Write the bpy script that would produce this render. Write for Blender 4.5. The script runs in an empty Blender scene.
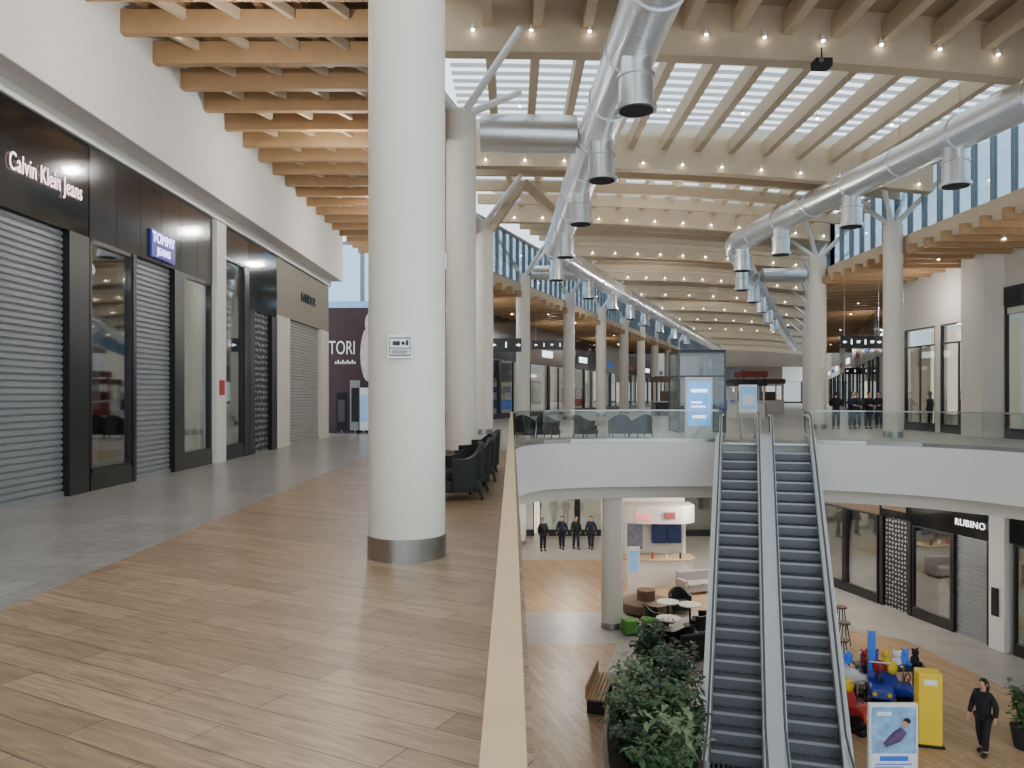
import bpy, bmesh, math, random
from mathutils import Vector, Matrix
random.seed(7)
R = math.radians
C = bpy.context.scene.collection
F = 770.0; EYE = 1.6; LOW = -6.6; K = 0.37
def at(px, py, Y): return Vector(((px-512)*Y/F, Y, EYE-(py-395)*Y/F))
ORD = ['nearest','second','third','fourth','fifth','sixth','seventh','eighth','ninth','tenth','eleventh','twelfth','thirteenth','fourteenth','fifteenth','sixteenth','seventeenth','eighteenth','nineteenth','twentieth','twenty-first','twenty-second','twenty-third','twenty-fourth','twenty-fifth','twenty-sixth','twenty-seventh','twenty-eighth','twenty-ninth','thirtieth']
# ---------------------------------------------------------------- materials
def lin(c):
    return tuple((x/255/12.92 if x/255 <= .04045 else ((x/255+.055)/1.055)**2.4) for x in c)+(1,)
def newmat(name):
    m = bpy.data.materials.new(name); m.use_nodes = True
    n = m.node_tree; p = n.nodes['Principled BSDF']
    return m, n, p
def mat(name, col, rough=.6, metal=0, emit=0, var=.08, scale=2.5, bump=0):
    m, n, p = newmat(name)
    c = lin(col)
    tc = n.nodes.new('ShaderNodeTexCoord')
    no = n.nodes.new('ShaderNodeTexNoise'); no.inputs['Scale'].default_value = scale; no.inputs['Detail'].default_value = 5
    n.links.new(tc.outputs['Object'], no.inputs['Vector'])
    mx = n.nodes.new('ShaderNodeMix'); mx.data_type = 'RGBA'
    mx.inputs[6].default_value = tuple(x*(1-var) for x in c[:3])+(1,)
    mx.inputs[7].default_value = tuple(min(1, x*(1+var)) for x in c[:3])+(1,)
    n.links.new(no.outputs['Fac'], mx.inputs[0]); n.links.new(mx.outputs[2], p.inputs['Base Color'])
    p.inputs['Roughness'].default_value = rough; p.inputs['Metallic'].default_value = metal
    if emit:
        n.links.new(mx.outputs[2], p.inputs['Emission Color']); p.inputs['Emission Strength'].default_value = emit
    if bump:
        b = n.nodes.new('ShaderNodeBump'); b.inputs['Strength'].default_value = bump; b.inputs['Distance'].default_value = .02
        n.links.new(no.outputs['Fac'], b.inputs['Height']); n.links.new(b.outputs[0], p.inputs['Normal'])
    return m
def planks(name, c1, c2, rot, bw=1.2, rh=.2, rough=.35, mortar=.004, mc=(90,66,45), grain=.25, mott=0.):
    m, n, p = newmat(name)
    tc = n.nodes.new('ShaderNodeTexCoord'); mp = n.nodes.new('ShaderNodeMapping')
    mp.inputs['Rotation'].default_value = (0, 0, R(rot))
    n.links.new(tc.outputs['Object'], mp.inputs['Vector'])
    br = n.nodes.new('ShaderNodeTexBrick'); br.inputs['Scale'].default_value = 1
    br.inputs['Brick Width'].default_value = bw; br.inputs['Row Height'].default_value = rh
    br.inputs['Mortar Size'].default_value = mortar; br.inputs['Mortar Smooth'].default_value = .3
    br.inputs['Color1'].default_value = lin(c1); br.inputs['Color2'].default_value = lin(c2); br.inputs['Mortar'].default_value = lin(mc)
    br.offset = .37
    n.links.new(mp.outputs[0], br.inputs['Vector'])
    m2 = n.nodes.new('ShaderNodeMapping'); m2.inputs['Scale'].default_value = (1.2, 14, 1) if not mott else (3,3,3)
    n.links.new(mp.outputs[0], m2.inputs['Vector'])
    no = n.nodes.new('ShaderNodeTexNoise'); no.inputs['Scale'].default_value = 2.2; no.inputs['Detail'].default_value = 9; no.inputs['Distortion'].default_value = 1.2
    n.links.new(m2.outputs[0], no.inputs['Vector'])
    mr = n.nodes.new('ShaderNodeMapRange'); mr.inputs[1].default_value = .32; mr.inputs[2].default_value = .68
    mr.inputs[3].default_value = 1-grain; mr.inputs[4].default_value = 1+grain*.5
    n.links.new(no.outputs['Fac'], mr.inputs[0])
    mx = n.nodes.new('ShaderNodeMix'); mx.data_type = 'RGBA'; mx.blend_type = 'MULTIPLY'; mx.inputs[0].default_value = 1
    n.links.new(br.outputs['Color'], mx.inputs[6]); n.links.new(mr.outputs[0], mx.inputs[7])
    n.links.new(mx.outputs[2], p.inputs['Base Color'])
    p.inputs['Roughness'].default_value = rough
    b = n.nodes.new('ShaderNodeBump'); b.inputs['Strength'].default_value = .15; b.inputs['Distance'].default_value = .01
    n.links.new(br.outputs['Fac'], b.inputs['Height']); b.invert = True
    n.links.new(b.outputs[0], p.inputs['Normal'])
    return m
def glass(name, tint, refl=.12, op=.15, body=(30,40,42), hi=.7):
    m = bpy.data.materials.new(name); m.use_nodes = True; n = m.node_tree
    n.nodes.clear()
    out = n.nodes.new('ShaderNodeOutputMaterial')
    tr = n.nodes.new('ShaderNodeBsdfTransparent'); tr.inputs[0].default_value = lin(tint)
    gl = n.nodes.new('ShaderNodeBsdfGlossy'); gl.inputs['Roughness'].default_value = .03; gl.inputs[0].default_value = (.92,.94,.94,1)
    df = n.nodes.new('ShaderNodeBsdfDiffuse'); df.inputs[0].default_value = lin(body)
    m1 = n.nodes.new('ShaderNodeMixShader'); m1.inputs[0].default_value = op
    n.links.new(tr.outputs[0], m1.inputs[1]); n.links.new(df.outputs[0], m1.inputs[2])
    lw = n.nodes.new('ShaderNodeLayerWeight'); lw.inputs[0].default_value = .25
    mr = n.nodes.new('ShaderNodeMapRange'); mr.inputs[3].default_value = refl; mr.inputs[4].default_value = hi
    n.links.new(lw.outputs['Facing'], mr.inputs[0])
    m2 = n.nodes.new('ShaderNodeMixShader'); n.links.new(mr.outputs[0], m2.inputs[0])
    n.links.new(m1.outputs[0], m2.inputs[1]); n.links.new(gl.outputs[0], m2.inputs[2])
    n.links.new(m2.outputs[0], out.inputs[0])
    return m
def frosted(name, col):
    m = bpy.data.materials.new(name); m.use_nodes = True; n = m.node_tree; n.nodes.clear()
    out = n.nodes.new('ShaderNodeOutputMaterial')
    t = n.nodes.new('ShaderNodeBsdfTranslucent'); t.inputs[0].default_value = lin(col)
    d = n.nodes.new('ShaderNodeBsdfDiffuse'); d.inputs[0].default_value = lin(col)
    m1 = n.nodes.new('ShaderNodeMixShader'); m1.inputs[0].default_value = .35
    n.links.new(t.outputs[0], m1.inputs[1]); n.links.new(d.outputs[0], m1.inputs[2]); n.links.new(m1.outputs[0], out.inputs[0])
    return m
def ductmat():
    m, n, p = newmat('galvanised_duct')
    p.inputs['Metallic'].default_value = .85; p.inputs['Roughness'].default_value = .3
    p.inputs['Base Color'].default_value = lin((220,222,224))
    tc = n.nodes.new('ShaderNodeTexCoord'); w = n.nodes.new('ShaderNodeTexWave'); w.bands_direction = 'Y'
    w.inputs['Scale'].default_value = 1.6; w.inputs['Distortion'].default_value = .4
    n.links.new(tc.outputs['Object'], w.inputs['Vector'])
    b = n.nodes.new('ShaderNodeBump'); b.inputs['Strength'].default_value = .15; b.inputs['Distance'].default_value = .02
    n.links.new(w.outputs['Fac'], b.inputs['Height']); n.links.new(b.outputs[0], p.inputs['Normal'])
    return m
def dots(name, bg, fg, sx, sy, thr=.35):
    m, n, p = newmat(name)
    tc = n.nodes.new('ShaderNodeTexCoord'); mp = n.nodes.new('ShaderNodeMapping'); mp.inputs['Scale'].default_value = (sx, 1, sy)
    n.links.new(tc.outputs['Object'], mp.inputs[0])
    v = n.nodes.new('ShaderNodeTexVoronoi'); v.inputs['Scale'].default_value = 1; v.inputs['Randomness'].default_value = .25
    n.links.new(mp.outputs[0], v.inputs['Vector'])
    cr = n.nodes.new('ShaderNodeMath'); cr.operation = 'LESS_THAN'; cr.inputs[1].default_value = thr
    n.links.new(v.outputs['Distance'], cr.inputs[0])
    mx = n.nodes.new('ShaderNodeMix'); mx.data_type = 'RGBA'; mx.inputs[6].default_value = lin(bg); mx.inputs[7].default_value = lin(fg)
    n.links.new(cr.outputs[0], mx.inputs[0]); n.links.new(mx.outputs[2], p.inputs['Base Color'])
    return m
WOODF = planks('wood_look_plank_floor', (182,152,120), (156,128,98), 28, 1.5, .22, .32, .004, (88,72,56), .34)
WOODL = planks('lower_wood_floor', (198,164,126), (178,144,108), 73, 1.2, .2, .4)
STONE = planks('grey_stone_tile', (172,168,162), (154,151,146), 0, 1.2, .6, .28, .004, (122,119,115), .22, mott=1)
STONEL = planks('beige_stone_tile', (182,177,169), (168,163,156), 17, 1.2, .6, .35, .003, (140,136,130), .14, mott=1)
WHITE = mat('white_plaster', (225,222,214), .7, var=.02)
CREAM = mat('cream_plaster', (212,206,195), .75, var=.03)
BULK = mat('white_bulkhead', (224,220,213), .75, var=.02)
COLM = mat('cream_column_paint', (222,215,202), .65, var=.02)
FASC = mat('white_fascia', (232,230,225), .5, var=.01)
GLU = mat('pale_glulam', (192,172,144), .65, var=.12, scale=4)
GLU2 = mat('honey_timber', (162,128,90), .65, var=.18, scale=5)
DECK = mat('timber_deck', (118,96,70), .75, var=.15)
DECKL = mat('pale_timber_deck', (166,146,118), .75, var=.15)
STEEL = mat('brushed_steel', (170,170,168), .3, 1)
WSTEEL = mat('white_steel', (228,228,224), .45)
BLACK = mat('black_frame', (18,18,20), .3)
GFR = mat('grey_lift_frame', (84,88,92), .4, .3)
BGRAN = mat('polished_black_granite', (24,24,26), .1, var=.2, scale=20)
DGRAN = mat('dark_grey_stone', (50,49,50), .13, var=.35, scale=6)
SHUT = mat('grey_roller_shutter', (148,151,154), .4, .35)
SHUTL = mat('beige_grey_shutter', (168,165,158), .5, .2)
INT = mat('dark_shop_interior', (88,80,74), .8, emit=.08, var=.6)
INTL = mat('lit_shop_interior', (180,166,144), .8, emit=.4, var=.5, scale=1.5)
INTB = mat('bright_shop_interior', (222,210,190), .8, emit=1.1, var=.3, scale=1.2)
GLS = glass('clear_balustrade_glass', (240,244,242), .03, 0, (170,190,182), .3)
SGL = glass('shop_window_glass', (185,190,190), .22, .03)
SGL2 = glass('clear_shop_glass', (222,226,226), .06, .01, hi=.4)
CGL = glass('pale_clerestory_glass', (214,232,244), .05, .05, (150,170,185))
FRO = frosted('frosted_louver', (222,226,228))
DUCT = ductmat()
DARKW = mat('black_wicker', (20,19,20), .55, var=.3, scale=60, bump=.3)
CUSH = mat('dark_grey_cushion', (40,40,43), .9)
RAILW = mat('light_oak_handrail', (206,178,136), .45, var=.1, scale=6)
RUB = mat('grey_rubber', (78,81,85), .5)
STEPM = mat('grooved_grey_step', (104,107,111), .45, .35)
STEPE = mat('step_edge', (164,168,172), .4, .4)
SIDE = mat('pale_escalator_cladding', (216,219,223), .4, .2)
CDECK = mat('silver_escalator_deck', (214,218,223), .4, .25)
LAMP = mat('lamp_glow', (255,240,216), .5, emit=16)
PINKL = mat('pale_pink_lit_letters', (255,214,220), .5, emit=1.5)
WLET = mat('white_lit_letters', (250,250,255), .5, emit=1.3)
VLET = mat('violet_lit_letters', (196,196,255), .5, emit=2.6)
NAVY = mat('glowing_navy_sign', (28,26,110), .3, emit=.5)
MAROON = mat('maroon_hoarding', (58,36,44), .6, var=.3)
PAPER = mat('white_print', (236,238,240), .6, var=.02)
BLUEP = mat('blue_print', (40,96,190), .5, emit=.25)
LBLUE = mat('light_blue_print', (130,180,226), .5, emit=.2)
REDP = mat('red_paint', (176,44,40), .5)
YEL = mat('yellow_paint', (236,200,40), .5)
GRN = mat('green_vinyl', (86,150,60), .6)
SOIL = mat('dark_soil', (44,34,26), .95)
LEAF = [mat('leaf_dark', (40,68,42), .45, var=.3), mat('leaf_mid', (62,94,54), .45, var=.3), mat('leaf_pale', (116,140,100), .5, var=.3)]
BROWN = mat('walnut_panel', (100,78,60), .5, var=.15)
SKIN = mat('skin', (196,150,124), .6)
HAIRD = mat('dark_hair', (34,26,22), .7)
BJ = mat('black_jacket_fabric', (24,24,28), .85); NJ = mat('navy_jacket_fabric', (32,38,58), .85); GJ = mat('grey_jacket_fabric', (70,70,74), .85)
JN = mat('dark_denim', (36,42,56), .85)
EYE_M = mat('eye', (20,18,18), .3)
LIPS = mat('lips', (140,70,66), .6)
CFR = mat('clerestory_frame', (122,128,132), .5)
PATT = dots('black_shutter_white_motif', (22,22,24), (170,170,170), 6, 6, .27)
# ---------------------------------------------------------------- mesh helpers
class MB:
    def __init__(s): s.v = []; s.f = []
    def box(s, x0, x1, y0, y1, z0, z1):
        b = len(s.v)
        s.v += [(x0,y0,z0),(x1,y0,z0),(x1,y1,z0),(x0,y1,z0),(x0,y0,z1),(x1,y0,z1),(x1,y1,z1),(x0,y1,z1)]
        s.f += [tuple(b+i for i in q) for q in ((0,3,2,1),(4,5,6,7),(0,1,5,4),(1,2,6,5),(2,3,7,6),(3,0,4,7))]
        return s
    def bar(s, p0, p1, w, h):
        p0 = Vector(p0); p1 = Vector(p1); t = (p1-p0).normalized()
        sd = t.cross(Vector((0,0,1)))
        if sd.length < 1e-3: sd = Vector((1,0,0))
        sd.normalize(); up = sd.cross(t)
        b = len(s.v)
        for p in (p0, p1):
            for a, c in ((-1,-1),(1,-1),(1,1),(-1,1)): s.v.append(tuple(p+sd*a*w/2+up*c*h/2))
        s.f += [tuple(b+i for i in q) for q in ((0,1,2,3),(7,6,5,4),(0,4,5,1),(1,5,6,2),(2,6,7,3),(3,7,4,0))]
        return s
    def tube(s, pts, r, seg=12, caps=True):
        pts = [Vector(p) for p in pts]; n = len(pts)
        rs = r if isinstance(r, (list, tuple)) else [r]*n
        b = len(s.v); prev = None
        for i, p in enumerate(pts):
            t = (pts[min(i+1,n-1)]-pts[max(i-1,0)])
            t.normalize()
            if prev is None:
                sd = t.cross(Vector((0,0,1)))
                if sd.length < 1e-2: sd = Vector((1,0,0))
            else:
                sd = prev-t*prev.dot(t)
            sd.normalize(); prev = sd; up = sd.cross(t)
            for k in range(seg):
                a = 2*math.pi*k/seg
                s.v.append(tuple(p+(sd*math.cos(a)+up*math.sin(a))*rs[i]))
        for i in range(n-1):
            for k in range(seg):
                k2 = (k+1) % seg
                s.f.append((b+i*seg+k, b+i*seg+k2, b+(i+1)*seg+k2, b+(i+1)*seg+k))
        if caps:
            s.f.append(tuple(b+k for k in range(seg))); s.f.append(tuple(b+(n-1)*seg+k for k in range(seg)))
        return s
    def cyl(s, x, y, z0, z1, r, seg=24): return s.tube([(x,y,z0),(x,y,z1)], r, seg)
    def ball(s, c, rx, ry, rz, n=10, m=7):
        b = len(s.v)
        for j in range(1, m):
            ph = math.pi*j/m
            for k in range(n):
                th = 2*math.pi*k/n
                s.v.append((c[0]+rx*math.sin(ph)*math.cos(th), c[1]+ry*math.sin(ph)*math.sin(th), c[2]+rz*math.cos(ph)))
        s.v.append((c[0],c[1],c[2]+rz)); s.v.append((c[0],c[1],c[2]-rz)); T = len(s.v)-2
        for j in range(m-2):
            for k in range(n):
                k2 = (k+1) % n
                s.f.append((b+j*n+k, b+(j+1)*n+k, b+(j+1)*n+k2, b+j*n+k2))
        for k in range(n):
            k2 = (k+1) % n
            s.f.append((T, b+k, b+k2)); s.f.append((T+1, b+(m-2)*n+k2, b+(m-2)*n+k))
        return s
    def poly(s, pts, z):
        b = len(s.v); s.v += [(p[0],p[1],z) for p in pts]; s.f.append(tuple(range(b, b+len(pts)))); return s
    def prism(s, pts, z0, z1):
        n = len(pts); b = len(s.v)
        s.v += [(p[0],p[1],z0) for p in pts]+[(p[0],p[1],z1) for p in pts]
        s.f.append(tuple(b+i for i in range(n))[::-1]); s.f.append(tuple(b+n+i for i in range(n)))
        for i in range(n):
            j = (i+1) % n; s.f.append((b+i, b+j, b+n+j, b+n+i))
        return s
    def build(s, name, m, parent=None, smooth=False, bevel=0, tri=False, local=True, label=None):
        me = bpy.data.meshes.new(name); me.from_pydata(s.v, [], s.f); me.update()
        bm = bmesh.new(); bm.from_mesh(me)
        if tri: bmesh.ops.triangulate(bm, faces=bm.faces[:])
        bmesh.ops.recalc_face_normals(bm, faces=bm.faces[:])
        bm.to_mesh(me); bm.free()
        me.materials.append(m)
        if smooth: me.polygons.foreach_set('use_smooth', [True]*len(me.polygons))
        o = bpy.data.objects.new(name, me); C.objects.link(o)
        if parent:
            o.parent = parent
            if not local: o.matrix_parent_inverse = wm(parent).inverted()
        if bevel:
            bv = o.modifiers.new('bevel', 'BEVEL'); bv.width = bevel; bv.segments = 2; bv.limit_method = 'ANGLE'
        if smooth:
            try: me.set_sharp_from_angle(angle=R(40))
            except Exception: pass
        if label: o['label'] = label
        return o
def wm(o): return Matrix.Translation(o.location) @ o.rotation_euler.to_matrix().to_4x4()
def tag(o, label, cat, group=None, kind=None):
    o['label'] = label; o['category'] = cat
    if group: o['group'] = group
    if kind: o['kind'] = kind
    return o
def thing(name, label, cat, loc=(0,0,0), rz=0, group=None):
    o = bpy.data.objects.new(name, None); C.objects.link(o); o.empty_display_size = .2
    o.location = loc; o.rotation_euler = (0,0,rz)
    return tag(o, label, cat, group)
def struct(mb, name, m, label=None, cat='building', **k):
    o = mb.build(name, m, **k); o['kind'] = 'structure'
    if label: o['label'] = label
    o['category'] = cat
    return o
def dup(root, loc, rz, label=None, group=None):
    r = root.copy(); C.objects.link(r); r.location = loc; r.rotation_euler = (0,0,rz)
    if label: r['label'] = label
    if group: r['group'] = group
    for ch in list(root.children):
        c = ch.copy(); C.objects.link(c); c.parent = r
        for g in ch.children:
            d = g.copy(); C.objects.link(d); d.parent = c
    return r
def text(name, s, size, m, parent, loc, rot, ext=.01, align='CENTER', sx=1, sp=1):
    cu = bpy.data.curves.new(name, 'FONT'); cu.body = s; cu.size = size; cu.extrude = ext; cu.align_x = align; cu.align_y = 'CENTER'; cu.space_character = sp
    t = bpy.data.objects.new(name, cu); C.objects.link(t)
    dg = bpy.context.evaluated_depsgraph_get()
    me = bpy.data.meshes.new_from_object(t.evaluated_get(dg)); bpy.data.objects.remove(t)
    me.materials.clear(); me.materials.append(m)
    o = bpy.data.objects.new(name, me); C.objects.link(o); o.parent = parent
    o.location = loc; o.rotation_euler = rot; o.scale = (sx,1,1)
    return o
FACE = (R(90),0,0)
# ================================================================= SETTING
EDGE = [(0.1,-3),(0.1,10),(0.1,22.3),(0.2,23.4),(0.5,24.4),(1.1,25.2),(2.0,25.7),(3.2,25.95),(5,26.1),(7.0,26.14),(9.88,25.26),(11.3,24.6),(12.6,23.7),(13.6,22.5),(14.3,21.0),(14.7,19.0),(14.9,16),(14.9,10),(14.9,-3)]
def offs(path, d):
    out = []
    for i, p in enumerate(path):
        a = Vector(path[max(i-1,0)]); b = Vector(path[min(i+1,len(path)-1)]); t = (b-a).normalized()
        out.append((p[0]-t.y*d, p[1]+t.x*d))
    return out
struct(MB().poly([(-3.8,-3),(0.1,-3),(0.1,22.3),(-3.8,22.3)], 0), 'floor', WOODF, 'wood-look plank floor of the upper walkway', 'floor')
struct(MB().poly([(-8,-3),(-3.8,-3),(-3.8,34),(-8,34)], 0), 'floor', STONE, 'grey stone floor strip in front of the upper shops', 'floor')
struct(MB().poly([(-3.8,22.3)]+EDGE[2:]+[(32,-3),(34,40),(75,152),(30,152),(-12,40),(-12,34),(-3.8,34)], 0), 'floor', STONEL, 'pale upper floor beyond the void', 'floor', tri=True)
def strip(path, z0, z1):
    m = MB(); n = len(path)
    m.v = [(p[0],p[1],z0) for p in path]+[(p[0],p[1],z1) for p in path]
    m.f = [(i,i+1,n+i+1,n+i) for i in range(n-1)]
    return m
struct(strip(EDGE, -1.5, 0), 'trim_1', FASC, 'white rounded slab edge around the void', 'slab edge', smooth=True)
inn = offs(EDGE, .5)
struct(strip(inn, -1.95, -1.5), 'trim_2', CREAM, 'recessed lower slab edge', 'slab edge', smooth=True)
m = MB(); n = len(EDGE); m.v = [(p[0],p[1],-1.5) for p in EDGE]+[(p[0],p[1],-1.5) for p in inn]; m.f = [(i,i+1,n+i+1,n+i) for i in range(n-1)]
struct(m, 'trim_3', CREAM, 'underside of the slab edge', 'slab edge')
struct(MB().poly(inn+[(34,-3),(34,60),(-12,60),(-12,-3)], -1.95), 'ceiling', CREAM, 'flat ceiling of the lower level', 'ceiling', tri=True)
struct(MB().poly([(-12,-3),(34,-3),(34,60),(-12,60)], LOW), 'floor', STONEL, 'grey stone floor of the lower level', 'floor')
def gf(px, py):
    Y = 8.2*F/(py-395); return ((px-512)*Y/F, Y)
for pts, lb in (([gf(520,645), gf(617,643), gf(600,685), gf(640,768), (2.6,8), (-3,8)], 'left wood-look floor patch on the lower level'),
            ([gf(505,560), gf(640,560), gf(712,590), gf(712,612), gf(600,612), gf(505,612)], 'far wood-look floor patch on the lower level'),
            ([gf(850,631), gf(905,640), gf(1010,690), (13.8,15), (13.8,8), (7,8), gf(846,768)], 'right wood-look floor patch on the lower level')):
    struct(MB().poly(pts, LOW+.004), 'floor', WOODL, lb, 'floor', tri=True)
struct(MB().box(-8.2,-8.0,-3,29.6,0,5.75), 'wall_left', INT, 'back wall of the left shops', 'wall')
struct(MB().box(-8.0,-6.95,-3,29.6,5.75,8.9), 'wall_left_upper', BULK, 'white wall above the left shopfronts', 'wall')
struct(MB().box(-6.95,-6.5,-3,29.6,5.95,8.9), 'trim_4', BULK, 'projecting white bulkhead above the left shopfronts', 'trim', bevel=.02)
struct(MB().box(-6.6,-1.9,-3,34,8.5,8.6), 'ceiling', DECK, 'timber deck ceiling above the left walkway', 'ceiling')
struct(MB().box(-2.0,-1.75,-3,36,7.9,9.6), 'trim_5', GLU, 'timber edge board of the left ceiling', 'trim')
struct(MB().box(18.35,18.6,8,36.6,4.6,7.6), 'wall_right_upper', CREAM, 'plain wall over the right upper shops', 'wall')
struct(MB().box(-12,16,46,46.3,LOW,-1.95), 'wall_far_lower', CREAM, 'far wall of the lower level', 'wall')
struct(MB().box(-12,-11.8,-3,46,LOW,-1.95), 'wall_left_lower', CREAM, 'left wall of the lower level', 'wall')
struct(MB().box(28,80,150,150.3,0,11), 'wall_far', mat('dim_far_wall',(150,138,122),.8,var=.3,scale=.3), 'far end wall of the upper mall', 'wall')
# ---------------------------------------------------------------- roof
def XL(Y): return -1.8 if Y < 34 else -1.8+K*(Y-34)
def XR(Y): return 15.2 if Y < 36.5 else 15.2+K*(Y-36.5)
def zb(t): return 10.0-0.95*t+0.25*math.sin(math.pi*t)
YS = [3,10.5,19,28,37,46,55.5,65,75,86,98,111,125,140,150]
def xbeam(mb, Y0, Y1, z0, z1, N=12):
    s0 = len(mb.v)
    for i in range(N+1):
        t = i/N; z = zb(t)
        xa = XL(Y0)+(XR(Y0)-XL(Y0))*t; xb = XL(Y1)+(XR(Y1)-XL(Y1))*t
        mb.v += [(xa,Y0,z+z0),(xb,Y1,z+z0),(xb,Y1,z+z1),(xa,Y0,z+z1)]
    for i in range(N):
        q = s0+4*i
        for s_ in range(4): mb.f.append((q+s_, q+(s_+1)%4, q+4+(s_+1)%4, q+4+s_))
    mb.f += [(s0,s0+1,s0+2,s0+3),(s0+4*N,s0+4*N+1,s0+4*N+2,s0+4*N+3)]
    return mb
for k, Y in enumerate(YS[:-1]):
    tag(xbeam(MB(), Y-.22, Y+.22, -.12 if k > 2 else 0, 1.5 if k != 2 else 1.75).build('roof_beam', GLU), ('broad pale glulam roof beam across the atrium, %s from the camera' % ORD[k]), 'roof beam', 'glulam roof beams')
struct(xbeam(MB(), 5, 18.8, 1.3, 1.36), 'ceiling', DECKL, 'closed timber deck over the nearest roof bays', 'ceiling')
for k in range(1, len(YS)-1):
    Y0, Y1 = YS[k], YS[k+1]
    closed = k == 1
    rt = thing('roof_bay' if closed else 'skylight', ('closed timber roof bay with rafters straight above the void, nearest of the bays' if closed else 'louvered skylight bay of white slats over timber rafters, %s from the camera' % ORD[k-1]), 'roof bay' if closed else 'skylight', (XL(Y0),Y0,10), 0, None if closed else 'skylight bays')
    NR = 14 if k < 4 else 9
    for i in range(1, NR):
        t = i/NR
        p0 = (XL(Y0)+(XR(Y0)-XL(Y0))*t, Y0+.22, zb(t)+.85); p1 = (XL(Y1)+(XR(Y1)-XL(Y1))*t, Y1-.22, zb(t)+.85)
        MB().bar(p0, p1, .24, .5).build('rafter', GLU, rt, local=False)
    if closed: continue
    npur = 0 if k == 2 else (3 if k == 3 else 5)
    for j in range(npur):
        y = Y0+(Y1-Y0)*(j+1)/(npur+1)
        xbeam(MB(), y-.09, y+.09, .22, .66, 6).build('purlin', GLU, rt, local=False)
    m = MB(); ns = int((Y1-Y0)/.55)
    for j in range(1, ns):
        y = Y0+(Y1-Y0)*j/ns; xbeam(m, y-.13, y+.13, 1.18, 1.2, 6)
    m.build('louver_panel', FRO, rt, local=False)
    if k >= 3:
        xbeam(MB(), Y0+.3, Y0+(Y1-Y0)*(.4 if k == 3 else .55), 1.1, 1.14, 6).build('deck_panel', DECKL, rt, local=False)
# ---------------------------------------------------------------- clerestories + soffits
def clerestory(path, z0, z1, name, label, sp=1.0):
    g = MB(); fr = MB()
    for (a, b) in zip(path[:-1], path[1:]):
        a = Vector((a[0],a[1],0)); b = Vector((b[0],b[1],0)); L = (b-a).length; n = max(1, int(L/sp))
        g.bar(a+Vector((0,0,(z0+z1)/2)), b+Vector((0,0,(z0+z1)/2)), .02, z1-z0)
        for i in range(n+1):
            p = a.lerp(b, i/n); fr.box(p.x-.1,p.x+.1,p.y-.03,p.y+.03,z0,z1)
        for z in (z0, z1): fr.bar(a+Vector((0,0,z)), b+Vector((0,0,z)), .16, .14)
    o = struct(g, name, CGL, label, 'window'); fr.build('window_frame', CFR, o)
clerestory([(15.2,6),(15.2,36.5),(15.2+K*113.5,150)], 7.65, 10.0, 'window_1', 'high pale clerestory glazing along the right side')
clerestory([(-1.8,36),(-1.8+K*114,150)], 7.65, 10.1, 'window_2', 'high clerestory glazing along the left side')
clerestory([(-12,35.5),(-1.8,35.5)], 0.1, 8.6, 'window_3', 'tall blue window behind the maroon hoarding', 1.6)
def soffit(P, Q, w, n, label, group, side, pre):
    P = Vector(P); Q = Vector(Q); t = (Q-P).normalized(); nrm = Vector((t.y,-t.x))*side
    a, b, c, d = P, Q, Q+nrm*w, P+nrm*w
    struct(MB().prism([a,b,c,d], 7.55, 7.62), 'ceiling', DECKL, label+' deck', 'ceiling')
    struct(MB().bar((a.x,a.y,7.3),(b.x,b.y,7.3), .12, .65), 'trim_6', GLU, label+' edge board', 'trim')
    for i in range(n):
        p = P.lerp(Q, (i+.5)/n)-nrm*.35; q = p+nrm*(w+.35)
        tag(MB().bar((p.x,p.y,6.98),(q.x,q.y,6.98), .16, .36).build('soffit_beam', GLU2), 'honey timber beam under the %s, %s' % (label, 'number '+str(i+1)+' away from the camera'), 'ceiling beam', group)
    for j in range(4):
        p = P+nrm*(w*(j+.6)/4); q = Q+nrm*(w*(j+.6)/4)
        tag(MB().bar((p.x,p.y,7.3),(q.x,q.y,7.3), .12, .26).build('joist', GLU2), 'long joist above the beams of the %s, %s from the void' % (pre, ORD[j]), 'joist', pre+' joists')
soffit((14.9,8),(14.9,36.5), 3.5, 26, 'right gallery ceiling', 'right gallery ceiling beams', 1, 'right gallery ceiling')
soffit((14.9,36.8),(14.9+K*60,96.8), 4.2, 44, 'far right gallery ceiling', 'far right gallery ceiling beams', 1, 'far right gallery ceiling')
soffit((-1.6,36.2),(-1.6+K*60,96.2), 5.4, 44, 'far left gallery ceiling', 'far left gallery ceiling beams', -1, 'far left gallery ceiling')
i = 0; y = 8.2
while y < 33.5:
    b = MB().box(-6.5,-2.0,y-.08,y+.08,7.6,8.0).build('ceiling_beam', GLU2, bevel=.01)
    tag(b, 'honey timber cross beam over the left shop walkway, %s from the camera' % ORD[i], 'ceiling beam', 'cross beams over the left walkway')
    for xx in (-5.9,-5.0,-4.1,-3.2,-2.4):
        x2 = xx+(.25 if i % 2 else 0)
        MB().bar((x2-.22,y+.08,7.9),(x2+.22,y+1.06,7.9), .09, .16).build('batten', GLU, b)
    y += 1.16; i += 1
for i in range(7):
    x = -6.2+i*.65
    tag(MB().box(x-.07,x+.07,-2,33.8,8.12,8.34).build('joist', GLU2), 'long joist above the cross beams of the left ceiling, %s from the shops' % ORD[i].replace('nearest','first'), 'joist', 'long joists of the left ceiling')
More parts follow.
